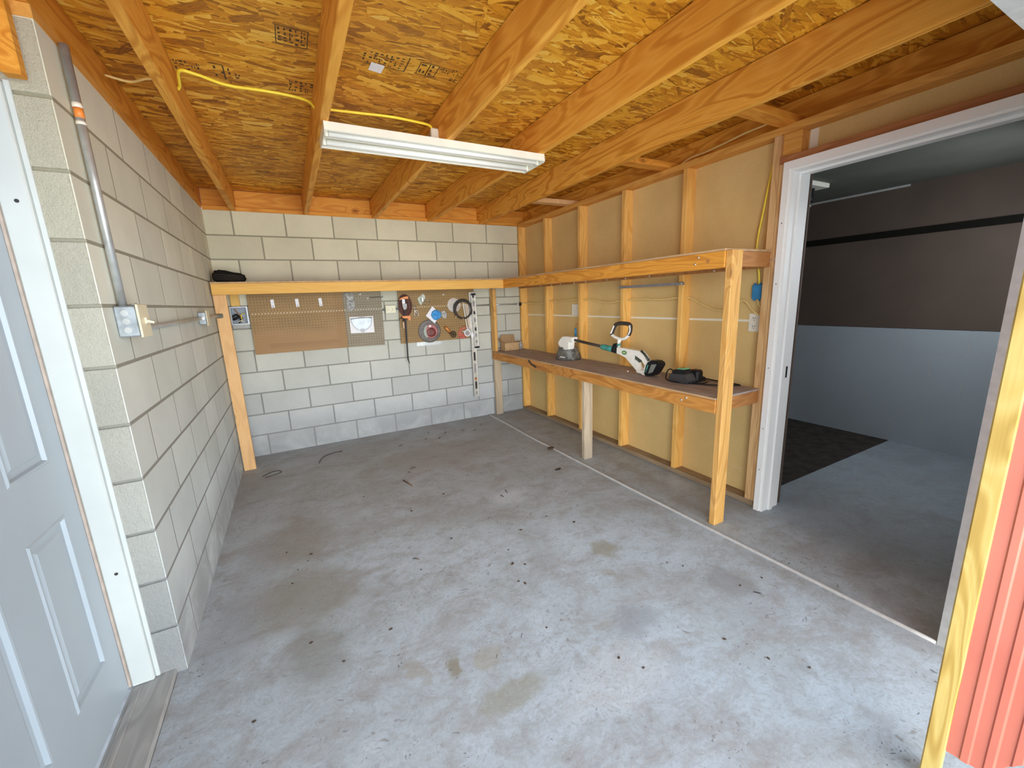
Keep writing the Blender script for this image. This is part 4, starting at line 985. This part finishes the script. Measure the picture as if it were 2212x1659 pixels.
# ------------------------------------------------------------------ on the stud wall
t = empty('switch_plate', (3.12, 3.44, 1.205), 'blank white plate on the drywall left of the third stud', 'wall plate')
MB().box(3.122, DX-0.0005, 3.365, 3.492, 1.205, 1.318, 0.003).build('plate', M_cream, parent=t)
t = empty('wall_outlet', (3.13, 1.575, 1.13), 'white duplex outlet on the drywall beside the doorway', 'outlet')
MB().box(3.128, DX-0.0005, 1.537, 1.611, 1.130, 1.246, 0.003).build('cover_plate', M_cream, parent=t)
for z in (1.162, 1.214):
    MB().lathe([(0.017,-0.002),(0.017,0.0)], (3.128,1.574,z), 'x', 16).build('socket', M_cream, parent=t)
    MB().box(3.1248,3.126,1.566,1.569,z-0.002,z+0.008).build('slot', M_dark, parent=t); MB().box(3.1248,3.126,1.579,1.582,z-0.002,z+0.008).build('slot', M_dark, parent=t); MB().lathe([(0.003,-0.0012),(0.003,0)], (3.126,1.574,z-0.010), 'x', 8).build('ground_hole', M_dark, parent=t)
t = empty('blue_outlet_box', (3.12, 1.56, 1.33), 'bright blue plastic electrical box beside the king stud', 'electrical box')
MB().box(3.100, DX-0.0005, 1.524, 1.590, 1.333, 1.424, 0.006).build('box', M_blue, parent=t)
m = MB()
for z in (1.328, 1.429):
    for y in (1.540, 1.572): m.box(3.105, 3.118, y, y+0.006, z-0.005, z+0.005, 0.001)
m.build('tab', M_blue, parent=t)
m = MB(); m.prism([(3.028,1.4455),(3.0475,1.4455),(3.0475,1.4475),(3.030,1.4475),(3.030,1.4655),(3.028,1.4655)], 2.036, 2.70, 'y')
m.build('metal_rail', M_rail, label='thin grey metal rail screwed across two studs under the shelf', cat='rail')
MB().sphere((3.0265, 2.06, 1.455), 0.006).build('screw', M_silver, label='bright screw at the right end of the grey rail', cat='screw')
# yellow cables
def cable(name, segs, r, mat, lab):
    m = MB()
    for s in segs: m.tube(spline(s, 6), r, 8)
    return m.build(name, mat, label=lab, cat='cable')
cable('electric_cable', [[(3.05,4.41,1.345),(3.085,4.30,1.338),(3.085,4.05,1.330),(3.085,3.95,1.345),(3.085,3.85,1.36),(3.085,3.70,1.355),(3.085,3.55,1.358),(3.085,3.40,1.365),(3.085,3.28,1.36),(3.085,3.10,1.36),(3.085,2.98,1.335),(3.085,2.86,1.33),(3.085,2.75,1.342),(3.085,2.65,1.348),(3.085,2.5,1.355),(3.085,2.3,1.346),(3.085,2.15,1.355),(3.085,2.04,1.355),(3.095,1.98,1.33),(3.10,1.90,1.29),(3.10,1.80,1.265),(3.10,1.70,1.275),(3.10,1.66,1.325),(3.10,1.62,1.320),(3.10,1.58,1.275),(3.10,1.54,1.245),(3.095,1.505,1.25),(3.10,1.515,1.28),(3.10,1.535,1.30),(3.105,1.55,1.329)]],
      0.0055, M_cablec, 'cream cable strung level through the studs above the workbench')
cable('electric_cable', [[(3.11,1.55,1.428),(3.10,1.553,1.50),(3.10,1.575,1.60),(3.10,1.575,1.70),(3.10,1.555,1.85),(3.10,1.535,2.0),(3.10,1.52,2.10),(3.10,1.505,2.215)]], 0.0058, M_cable, 'yellow cable rising beside the king stud to the top plate')
cable('electric_cable', [[(3.09,2.16,2.27),(3.10,2.09,2.295),(3.10,1.98,2.295),(3.10,1.85,2.305),(3.09,1.70,2.315),(3.09,1.56,2.32),(3.10,1.49,2.335)]], 0.006, M_cablec, 'loose cream cable above the top plate near the doorway')
cable('electric_cable', [[(-0.003,2.455,2.36),(0.075,2.46,2.352),(0.138,2.42,2.358),(0.2025,2.41,2.36)]], 0.005, M_cablec, 'short cable between the wall rafter and the next one')
cable('electric_cable', [[(0.2415,2.415,2.335),(0.252,2.395,2.345),(0.27,2.305,2.362),(0.328,2.305,2.36),(0.428,2.345,2.356),(0.572,2.328,2.352),(0.692,2.335,2.352),(0.75,2.36,2.352),(0.7765,2.40,2.345)]], 0.0062, M_cable, 'bright yellow cable along the roof deck left of the fixture')
cable('electric_cable', [[(0.8155,2.36,2.335),(0.855,2.354,2.33),(0.974,2.34,2.33),(1.125,2.322,2.33),(1.263,2.332,2.33),(1.34,2.35,2.33),(1.357,2.375,2.318)]], 0.0062, M_cable, 'bright yellow cable running to the box above the fixture')
t = empty('cable_box', (1.37, 2.40, 2.236), 'white strap bracket where the cable enters the fluorescent fixture', 'bracket')
MB().box(1.348, 1.3915, 2.352, 2.380, 2.236, 2.325, 0.006).build('strap', M_white, parent=t)
MB().box(1.352, 1.3915, 2.381, 2.46, 2.25, 2.315, 0.004).build('box', M_galv, parent=t)

# blue hanging tool
t = empty('utility_hook_tool', (3.06, 3.33, 0.99), 'blue-handled tool with an orange hook hanging by the third stud', 'tool')
MB().tube([(3.042,3.320,1.0),(3.042,3.322,1.06),(3.042,3.326,1.085)], [0.010,0.011,0.008], 8).build('handle', M_blue, parent=t)
MB().tube(spline([(3.042,3.326,1.085),(3.042,3.322,1.11),(3.042,3.305,1.128),(3.0475,3.292,1.122)],4), 0.0035, 6).build('hook', M_copper, parent=t)

# ------------------------------------------------------------------ fluorescent fixture
t = empty('fluorescent_fixture', (1.40, 2.37, 2.195), 'white two-tube fluorescent shop light hung under the rafters', 'ceiling light')
fx0, fx1 = 0.795, 2.0
m = MB()
prof = [(2.242,2.2345),(2.236,2.197),(2.244,2.194),(2.262,2.212),(2.30,2.219),(2.345,2.219),(2.365,2.203),(2.385,2.219),(2.43,2.219),(2.468,2.212),(2.484,2.194),(2.492,2.197),(2.486,2.2345)]
m.prism(prof, fx0, fx1, 'x')
m.build('housing', M_white, parent=t)
for xa, xb in ((fx0-0.004, fx0), (fx1, fx1+0.004)):
    MB().prism([(2.240,2.2345),(2.234,2.195),(2.25,2.188),(2.478,2.188),(2.494,2.195),(2.488,2.2345)], xa, xb, 'x').build('end_plate', M_white, parent=t)
for y in (2.304, 2.426):
    MB().tube([(fx0+0.02,y,2.2035),(fx1-0.02,y,2.2035)], 0.0145, 14).build('tube', M_tubew, parent=t)
    for x in (fx0+0.003, fx1-0.018):
        MB().box(x, x+0.015, y-0.010, y+0.010, 2.188, 2.219, 0.002).build('lamp_socket', M_white, parent=t)

# ------------------------------------------------------------------ bench items
# string trimmer
t = empty('string_trimmer', (2.88, 2.8, 0.79), 'cordless string trimmer, white with teal collar, lying on the workbench', 'string trimmer')
m = MB()
n = 28; gc = (2.925, 3.285)
rings = []
for (rr, z, ox, oy) in ((0.132,0.792,0,0),(0.136,0.806,0,0),(0.126,0.835,0,-0.004),(0.108,0.880,-0.01,-0.012),(0.094,0.915,-0.02,-0.02),(0.05,0.935,-0.025,-0.02)):
    rings.append([m.bm.verts.new((gc[0]+ox+rr*0.9*math.cos(2*PI*k/n), gc[1]+oy+rr*math.sin(2*PI*k/n)*(1.08 if math.sin(2*PI*k/n)>0 else 0.98), z)) for k in range(n)])
for A, B in zip(rings, rings[1:]):
    for k in range(n):
        f = m.bm.faces.new([A[k], A[(k+1)%n], B[(k+1)%n], B[k]]); f.smooth = True
m.bm.faces.new(rings[-1]); m.bm.faces.new(list(reversed(rings[0])))
g = m.build('guard', M_guard, parent=t, label='dusty smoke-grey cutting guard')
m = MB()
for k in range(7):
    y = 3.245-0.0125*k; m.box(2.795+abs(k-3)*0.0005, 2.797, y-0.0045, y+0.0045, 0.822, 0.834)
m.build('guard_lettering', M_wcard, parent=g)
m = MB(); m.prism([(3.092,1.020),(3.17,1.026),(3.25,1.020),(3.30,0.985),(3.325,0.955),(3.305,0.925),(3.270,0.900),(3.20,0.896),(3.150,0.905),(3.142,0.940),(3.140,0.972),(3.09,0.976)], 2.826, 2.894, 'x', bev=0.0045)
m.build('motor_head', M_twhite, parent=t, label='creamy white motor head')
m = MB(); m.tube([(2.86,3.10,0.995),(2.86,2.70,0.965)], 0.0125, 12); m.build('shaft', M_rubber, parent=t, label='dark brown shaft')
m = MB(); m.tube([(2.86,2.72,0.966),(2.86,2.705,0.965),(2.86,2.655,0.961),(2.86,2.645,0.960),(2.86,2.635,0.959),(2.86,2.585,0.955),(2.86,2.575,0.954)], [0.015,0.024,0.025,0.020,0.025,0.025,0.016], 16); m.build('collar', M_teal, parent=t, label='teal twist collar')
m = MB(); m.prism([(2.582,0.935),(2.578,0.955),(2.555,1.005),(2.530,1.008),(2.520,0.985),(2.498,0.978),(2.498,0.925),(2.545,0.928)], 2.838, 2.882, 'x', bev=0.006); m.build('pivot', M_black, parent=t)
m = MB(); m.tube([(2.845,2.51,0.993),(2.85,2.475,1.003)], 0.008, 8); m.build('lever', M_teal, parent=t)
# handle loop
hy = [(2.505,0.975),(2.505,1.02),(2.492,1.045)]
m = MB(); m.tube([(2.86,a,b) for a,b in hy], [0.012,0.014,0.020], 10)
low = [(2.590,1.075),(2.560,1.060),(2.525,1.050),(2.49,1.046),(2.455,1.048),(2.42,1.062),(2.395,1.082)]
m.tube(spline([(2.86,a,b) for a,b in low],3), 0.0125, 10); m.build('handle_yoke', M_twhite, parent=t, label='white handle yoke')
up = [(2.590,1.072),(2.578,1.105),(2.555,1.145),(2.530,1.163),(2.49,1.170),(2.43,1.170),(2.388,1.164),(2.377,1.145),(2.382,1.11),(2.395,1.082)]
MB().tube(spline([(2.86,a,b) for a,b in up],4), 0.0155, 10).build('handle_grip', M_rubber, parent=t, label='dark rubber grip loop')
m = MB(); m.tube(spline([(2.842,a,b) for a,b in [(2.583,1.085),(2.560,1.125),(2.545,1.150)]],4), 0.006, 8).tube(spline([(2.842,a,b) for a,b in [(2.372,1.16),(2.366,1.12),(2.385,1.085)]],4), 0.0055, 8); m.build('grip_edge', M_twhite, parent=t)
# rear body with opening
outer = [(2.500,0.978),(2.502,0.930),(2.450,0.920),(2.400,0.905),(2.340,0.862),(2.281,0.817),(2.278,0.803),(2.235,0.800),(2.212,0.792),(2.196,0.793),(2.185,0.835),(2.169,0.885),(2.225,0.945),(2.262,0.970),(2.343,0.974),(2.42,0.977)]
hole = [(2.310,0.940),(2.232,0.905),(2.196,0.866),(2.214,0.826),(2.252,0.826),(2.276,0.852),(2.290,0.892),(2.318,0.905)]
m = MB(); m.prism(outer, 2.834, 2.886, 'x', holes=[hole]); m.build('rear_body', M_twhite, parent=t, label='white rear body with hand opening')
MB().prism([(2.307,0.936),(2.232,0.903),(2.27,0.88),(2.288,0.893),(2.314,0.905)], 2.848, 2.872, 'x').build('trigger', plain('dark_green_trigger', (0.05,0.07,0.045), 0.4), parent=t)
MB().tube([(2.86,2.262,0.965),(2.86,2.225,0.938),(2.86,2.185,0.900)], 0.014, 10).build('top_grip', plain('dark_green_grip', (0.045,0.055,0.04), 0.5), parent=t)
MB().lathe([(0.022,-0.002),(0.022,0.0)], (2.8335,2.413,0.944), 'x', 20, sx=1.25, sy=0.75).build('logo_badge', plain('green_badge', (0.10,0.26,0.07), 0.3), parent=t, label='green oval badge')
MB().lathe([(0.016,-0.0028),(0.016,-0.001)], (2.8335,2.413,0.944), 'x', 16, sx=1.2, sy=0.4).build('logo_print', plain('pale_green_print', (0.5,0.7,0.35), 0.3), parent=t)
m = MB(); m.prism([(2.172,0.888),(2.130,0.915),(2.075,0.915),(2.050,0.892),(2.085,0.835),(2.118,0.800),(2.170,0.7915),(2.195,0.800),(2.190,0.830)], 2.820, 2.900, 'x', bev=0.008)
bt = m.build('battery', M_black, parent=t, label='black battery pack')
MB().prism([(2.120,0.885),(2.072,0.893),(2.105,0.830),(2.148,0.815)], 2.8185, 2.8205, 'x').build('battery_label', plain('grey_label', (0.22,0.24,0.22), 0.3), parent=bt)
MB().tube([(2.818,2.150,0.880),(2.818,2.172,0.822)], 0.004, 6).build('edge_stripe', M_teal, parent=bt)  # teal stripe along the battery's edge
# charger
t = empty('battery_charger', (2.87, 1.87, 0.79), 'black battery charger with a green-topped battery on the workbench', 'charger')
MB().prism([(1.800,0.7915),(1.950,0.7915),(1.952,0.812),(1.935,0.850),(1.818,0.856),(1.798,0.815)], 2.802, 2.90, 'x', bev=0.006).build('body', plain('charger_black', (0.05,0.05,0.055), 0.3), parent=t)
MB().prism([(1.822,0.856),(1.935,0.850),(1.925,0.872),(1.90,0.880),(1.835,0.884)], 2.815, 2.89, 'x', bev=0.004).build('battery', M_black, parent=t)
MB().prism([(1.838,0.884),(1.895,0.880),(1.893,0.888),(1.842,0.892)], 2.822, 2.88, 'x').build('release_button', plain('green_button', (0.15,0.42,0.20), 0.4), parent=t, label='green button top')
MB().box(2.90, 2.965, 1.79, 1.86, 0.7915, 0.875, 0.012).build('rear_block', M_black, parent=t)
pts = [(2.835,1.93,0.86),(2.85,1.975,0.868),(2.855,2.005,0.845),(2.84,2.0,0.805),(2.81,1.955,0.797),(2.80,1.88,0.797),(2.835,1.78,0.797),(2.88,1.70,0.797),(2.93,1.64,0.797),(2.98,1.585,0.797),(3.02,1.565,0.798),(3.03,1.60,0.797),(3.03,1.68,0.797),(3.03,1.76,0.798),(3.03,1.83,0.800)]
MB().tube(spline(pts, 5), 0.0042, 8).build('power_cord', M_black, parent=t)
MB().tube(spline([(2.93,1.79,0.80),(3.0,1.80,0.797),(3.02,1.87,0.797),(2.95,1.86,0.797),(2.87,1.80,0.797),(2.90,1.74,0.797),(2.99,1.77,0.797)],5), 0.0042, 8).build('power_cord', M_black, parent=t)
m = MB(); m.tube([(3.03,1.83,0.802),(3.03,1.868,0.804)], [0.008,0.014], 8).tube([(3.03,1.868,0.808),(3.03,1.885,0.808)], 0.002, 5).tube([(3.03,1.868,0.800),(3.03,1.885,0.800)], 0.002, 5); m.build('plug', M_black, parent=t)
# cardboard box
t = empty('cardboard_box', (2.82, 4.34, 0.79), 'small open cardboard box at the far end of the workbench', 'box')
x0, x1, y0, y1, z0, z1 = 2.725, 2.925, 4.285, 4.385, 0.7905, 0.885
th = 0.003
m = MB(); m.box(x0,x1,y0,y0+th,z0,z1).box(x0,x1,y1-th,y1,z0,z1).box(x0,x0+th,y0,y1,z0,z1).box(x1-th,x1,y0,y1,z0,z1).box(x0,x1,y0,y1,z0,z0+th)
m.build('box_body', M_card, parent=t)
m = MB(); m.prism([(x0,z1),(x1,z1),(x1-0.012,z1+0.085),(x0+0.012,z1+0.09)], y1, y1+0.003, 'y'); m.build('flap', M_cardd, parent=t, label='raised rear flap')
m = MB(); m._add([(x0,y0,z1),(x0,y1,z1),(x0-0.045,y1-0.01,z1+0.055),(x0-0.045,y0+0.01,z1+0.055)], [(0,1,2,3)]); m._add([(x1,y0,z1),(x1,y1,z1),(x1+0.04,y1-0.01,z1+0.008),(x1+0.04,y0+0.01,z1+0.008)], [(0,1,2,3)]); m.build('side_flap', M_card, parent=t)
MB().lathe([(0.0,0.0),(0.006,0.003),(0.0065,0.007),(0.003,0.0125),(0.0,0.013)], (2.843,2.38,0.790), 'z', 10).build('white_bead', M_wcard, label='tiny white bead on the workbench below the trimmer', cat='bead') if False else \
MB().sphere((2.843,2.38,0.797), 0.0065).build('white_bead', M_wcard, label='tiny white bead on the workbench below the trimmer', cat='bead')
m = MB(); m.lathe([(0.030,0.0),(0.032,0.05),(0.028,0.07),(0.014,0.085),(0.014,0.10)], (2.985,4.36,0.7905), 'z', 14)
m.build('plastic_bottle', M_clear, label='small clear container beside the cardboard box', cat='container')

# ------------------------------------------------------------------ floor bits
random.seed(21)
def debris(x, y, s, mat, lab, grp=None, rot=0, name='leaf_fragment', el=1.6, h=0.002):
    m = MB(); n = 7
    P = [(s*el*math.cos(2*PI*k/n)*random.uniform(.6,1.1), s*math.sin(2*PI*k/n)*random.uniform(.6,1.1)) for k in range(n)]
    ca, sa = math.cos(rot), math.sin(rot)
    m.prism([(x+a*ca-b*sa, y+a*sa+b*ca) for a, b in P], 0.0003, h, 'z')
    return m.build(name, mat, label=lab, cat='debris', group=grp)
fr = [(0.345,2.515),(0.372,2.19),(0.40,2.30),(0.45,2.36),(0.47,2.42),(0.44,1.72),(0.55,1.55),(0.25,1.45),(1.37,2.72),(1.46,1.86),(1.42,1.74),(1.475,1.70),(1.38,1.60),(1.40,1.57),(1.34,1.28),(1.62,2.0),(1.84,2.05),(1.95,1.9),(2.12,1.32),(2.17,1.26),(2.28,1.02),(2.42,1.0),(1.93,0.86),(1.55,0.93),(1.50,1.01),(2.08,0.62),(1.99,0.72),(0.98,1.95),(1.10,2.6),(0.85,3.0),(0.75,1.62),(1.22,2.14)]
for i, (x, y) in enumerate(fr):
    s = random.choice([0.004,0.005,0.006,0.008])
    debris(x, y, s, M_leaf, 'small dark crumb of dry leaf lying on the open concrete floor', 'leaf crumbs on the concrete floor', random.uniform(0, PI))
tw = [(1.62,4.0),(1.75,3.95),(1.86,4.08),(1.70,4.18),(2.05,4.05),(2.16,3.98),(1.35,3.95),(1.25,3.25),(1.30,3.32),(2.30,4.12),(0.98,2.05),(1.72,2.45),(1.78,2.50)]
for x, y in tw:
    a = random.uniform(0, PI); q = random.uniform(0.015, 0.035)
    MB().tube([(x-q*math.cos(a), y-q*math.sin(a), 0.0035), (x, y+0.003, 0.005), (x+q*math.cos(a), y+q*math.sin(a), 0.0035)], [0.002, 0.0032, 0.0018], 6).build('twig', M_leaf, label='small brown twig scrap on the bare concrete floor', cat='debris', group='twig scraps on the concrete floor')
debris(2.53, 3.03, 0.030, M_leaf, 'curled brown dry leaf lying against the floor joint strip', None, 0.6, 'dry_leaf', 1.3, 0.018)
debris(2.33, 2.62, 0.016, M_dark, 'dark twig scrap on the floor near the middle bench leg', None, 0.2, 'twig', 2.6, 0.006)
debris(2.30, 0.95, 0.003, M_dark, 'thin dark splinter on the stained patch near the front pier', None, 2.2, 'splinter', 6, 0.003)
MB().tube(spline([(0.16,3.86,0.003),(0.22,3.93,0.003),(0.28,3.93,0.003),(0.30,3.88,0.003),(0.24,3.84,0.003),(0.18,3.82,0.003)],5), 0.0025, 6).build('wire_loop', M_dark, label='thin dark wire loop on the floor beside the left shelf post', cat='wire')
MB().tube(spline([(0.60,3.92,0.003),(0.64,4.05,0.003),(0.72,4.12,0.003),(0.82,4.13,0.003)],5), 0.003, 6).build('wire_scrap', M_dark, label='curved wire scrap on the floor below the brown pegboard', cat='wire')
MB().tube([(1.17,3.12,0.003),(1.205,2.98,0.003)], 0.005, 6).build('rusty_stick', plain('rusty_brown', (0.14,0.07,0.04), 0.8), label='short rusty stick on the floor in the middle of the garage', cat='stick')

# ------------------------------------------------------------------ open swing door at the right edge
a_ = math.radians(79.66)
bx, by = 0.53957+1.43*math.sin(a_), 1.43*math.cos(a_)
dirv = Vector((0.15, -0.989, 0)).normalized()      # direction the leaf runs, away from the opening
nrm = Vector((-dirv.y, dirv.x, 0))*-1               # faces the camera side
t = empty('swing_door_leaf', (bx, by, 0.0), 'red corrugated metal swing door leaf with a yellow pine edge board, open at the right', 'door')
Rz = Matrix.Rotation(math.atan2(dirv.y, dirv.x), 3, 'Z')
def leafbox(m, u0, u1, v0, v1, z0, z1, bev=0.0):
    m.box(bx+u0, bx+u1, by+v0, by+v1, z0, z1, bev, rot=Rz, piv=(bx, by, 0))
    return m
leafbox(MB(), -0.020, 0.0185, -0.004, 0.085, 0.012, 1.42, 0.003).build('edge_board', M_yellow, parent=t, label='yellow pine edge board with strong grain')
leafbox(MB(), -0.020, 0.0185, -0.004, 0.085, 1.421, 2.0, 0.003).build('edge_board', plain('painted_sunlit_white', (0.93,0.92,0.82), 0.6, var=0.02), parent=t, label='upper part of the edge board, its sunlit glare painted white')  # blown-out sunlight on the upper board, painted as a white section
leafbox(MB(), 0.024, 0.9, 0.03, 0.07, 0.26, 0.35).build('bottom_rail', M_yellow, parent=t)
leafbox(MB(), 0.024, 0.9, 0.03, 0.07, 1.8, 1.89).build('top_rail', M_yellow, parent=t)
m = MB(); us = []; u = 0.0255
prof = [(0.0190,0.0),(0.042,0.0)]
u = 0.042
while u < 0.88:
    prof += [(u+0.001, 0.0), (u+0.004, 0.0035), (u+0.016, 0.0035), (u+0.020, 0.0), (u+0.039, 0.0)]
    u += 0.040
verts = []; faces = []
for (uu, vv) in prof:
    zb_ = 0.15 if uu < 0.085 else (0.15+(uu-0.085)*1.6 if uu < 0.14 else 0.235)
    for z in (zb_, 1.99):
        verts.append(Vector((bx, by, z)) + dirv*uu + nrm*(vv-0.002))
for i in range(len(prof)-1): faces.append((2*i, 2*i+2, 2*i+3, 2*i+1))
m._add(verts, faces)
o = m.build('corrugated_sheet', M_redsteel, parent=t, label='coral red corrugated steel sheet')
md = o.modifiers.new('Solidify', 'SOLIDIFY'); md.thickness = 0.001

# ------------------------------------------------------------------ light
wd = bpy.data.worlds.new('World'); bpy.context.scene.world = wd; wd.use_nodes = True
nt = wd.node_tree; bg = nt.nodes['Background']
sky = nt.nodes.new('ShaderNodeTexSky'); sky.sky_type = 'NISHITA' if hasattr(sky, 'sky_type') else sky.sky_type
sky.sun_disc = False; sky.sun_elevation = math.radians(62); sky.sun_rotation = math.radians(200)
mx = nt.nodes.new('ShaderNodeMix'); mx.data_type = 'RGBA'; mx.inputs[0].default_value = 0.6
nt.links.new(sky.outputs[0], mx.inputs[6]); mx.inputs[7].default_value = (5.6, 6.6, 8.2, 1)
nt.links.new(mx.outputs[2], bg.inputs[0]); bg.inputs[1].default_value = 0.17
sun = bpy.data.lights.new('Sun', 'SUN'); sun.energy = 3.5; sun.angle = math.radians(0.6); sun.color = (1.0, 0.95, 0.86)
so = bpy.data.objects.new('Sun', sun); COL.objects.link(so)
sd = Vector((0.06, 0.17, 1.0)).normalized()
so.rotation_euler = sd.to_track_quat('Z', 'Y').to_euler(); so.location = (0, -2, 6)

def area(name, loc, target, size, energy, color):
    l = bpy.data.lights.new(name, 'AREA'); l.shape = 'RECTANGLE'; l.size, l.size_y = size; l.energy = energy; l.color = color
    o = bpy.data.objects.new(name, l); COL.objects.link(o); o.location = loc
    o.rotation_euler = (Vector(target)-Vector(loc)).to_track_quat('-Z', 'Y').to_euler()
    return o
area('front_fill', (1.4, -4.6, 1.7), (1.6, 4.4, 1.1), (15.0, 3.4), 1350, (0.91, 0.965, 1.0))  # unseen area lamp added outside to light the depth of the room
area('ground_bounce', (1.6, -1.2, 0.1), (1.5, 3.0, 2.3), (3.6, 1.6), 95, (1.0, 0.93, 0.80))

area('next_room_fill', (4.35, 0.50, 1.5), (4.7, 3.2, 0.7), (0.9, 1.0), 17, (0.88, 0.95, 1.0))  # unseen lamp added behind the front wall to brighten the next room
# ------------------------------------------------------------------ camera
cam = bpy.data.cameras.new('Camera'); co = bpy.data.objects.new('Camera', cam); COL.objects.link(co)
cam.sensor_fit = 'HORIZONTAL'; cam.sensor_width = 36.0; cam.lens = 880.1486/2212*36.0
cam.clip_start = 0.02; cam.clip_end = 100
yaw, pit, rol = 0.48662, -0.20491, -0.03889
F = Vector((math.sin(yaw)*math.cos(pit), math.cos(yaw)*math.cos(pit), math.sin(pit)))
Rr = Vector((math.cos(yaw), -math.sin(yaw), 0)); U = Rr.cross(F)
R2 = Rr*math.cos(rol)+U*math.sin(rol); U2 = -Rr*math.sin(rol)+U*math.cos(rol)
M = Matrix((R2, U2, -F)).transposed().to_4x4(); M.translation = Vector((0.53957, 0.0, 1.39185))
co.matrix_world = M
sc = bpy.context.scene; sc.camera = co
sc.view_settings.view_transform = 'Standard'
sc.view_settings.look = 'None'
sc.view_settings.exposure = 0.08
sc.view_settings.gamma = 1.03
sc.cycles.max_bounces = 12; sc.cycles.diffuse_bounces = 8
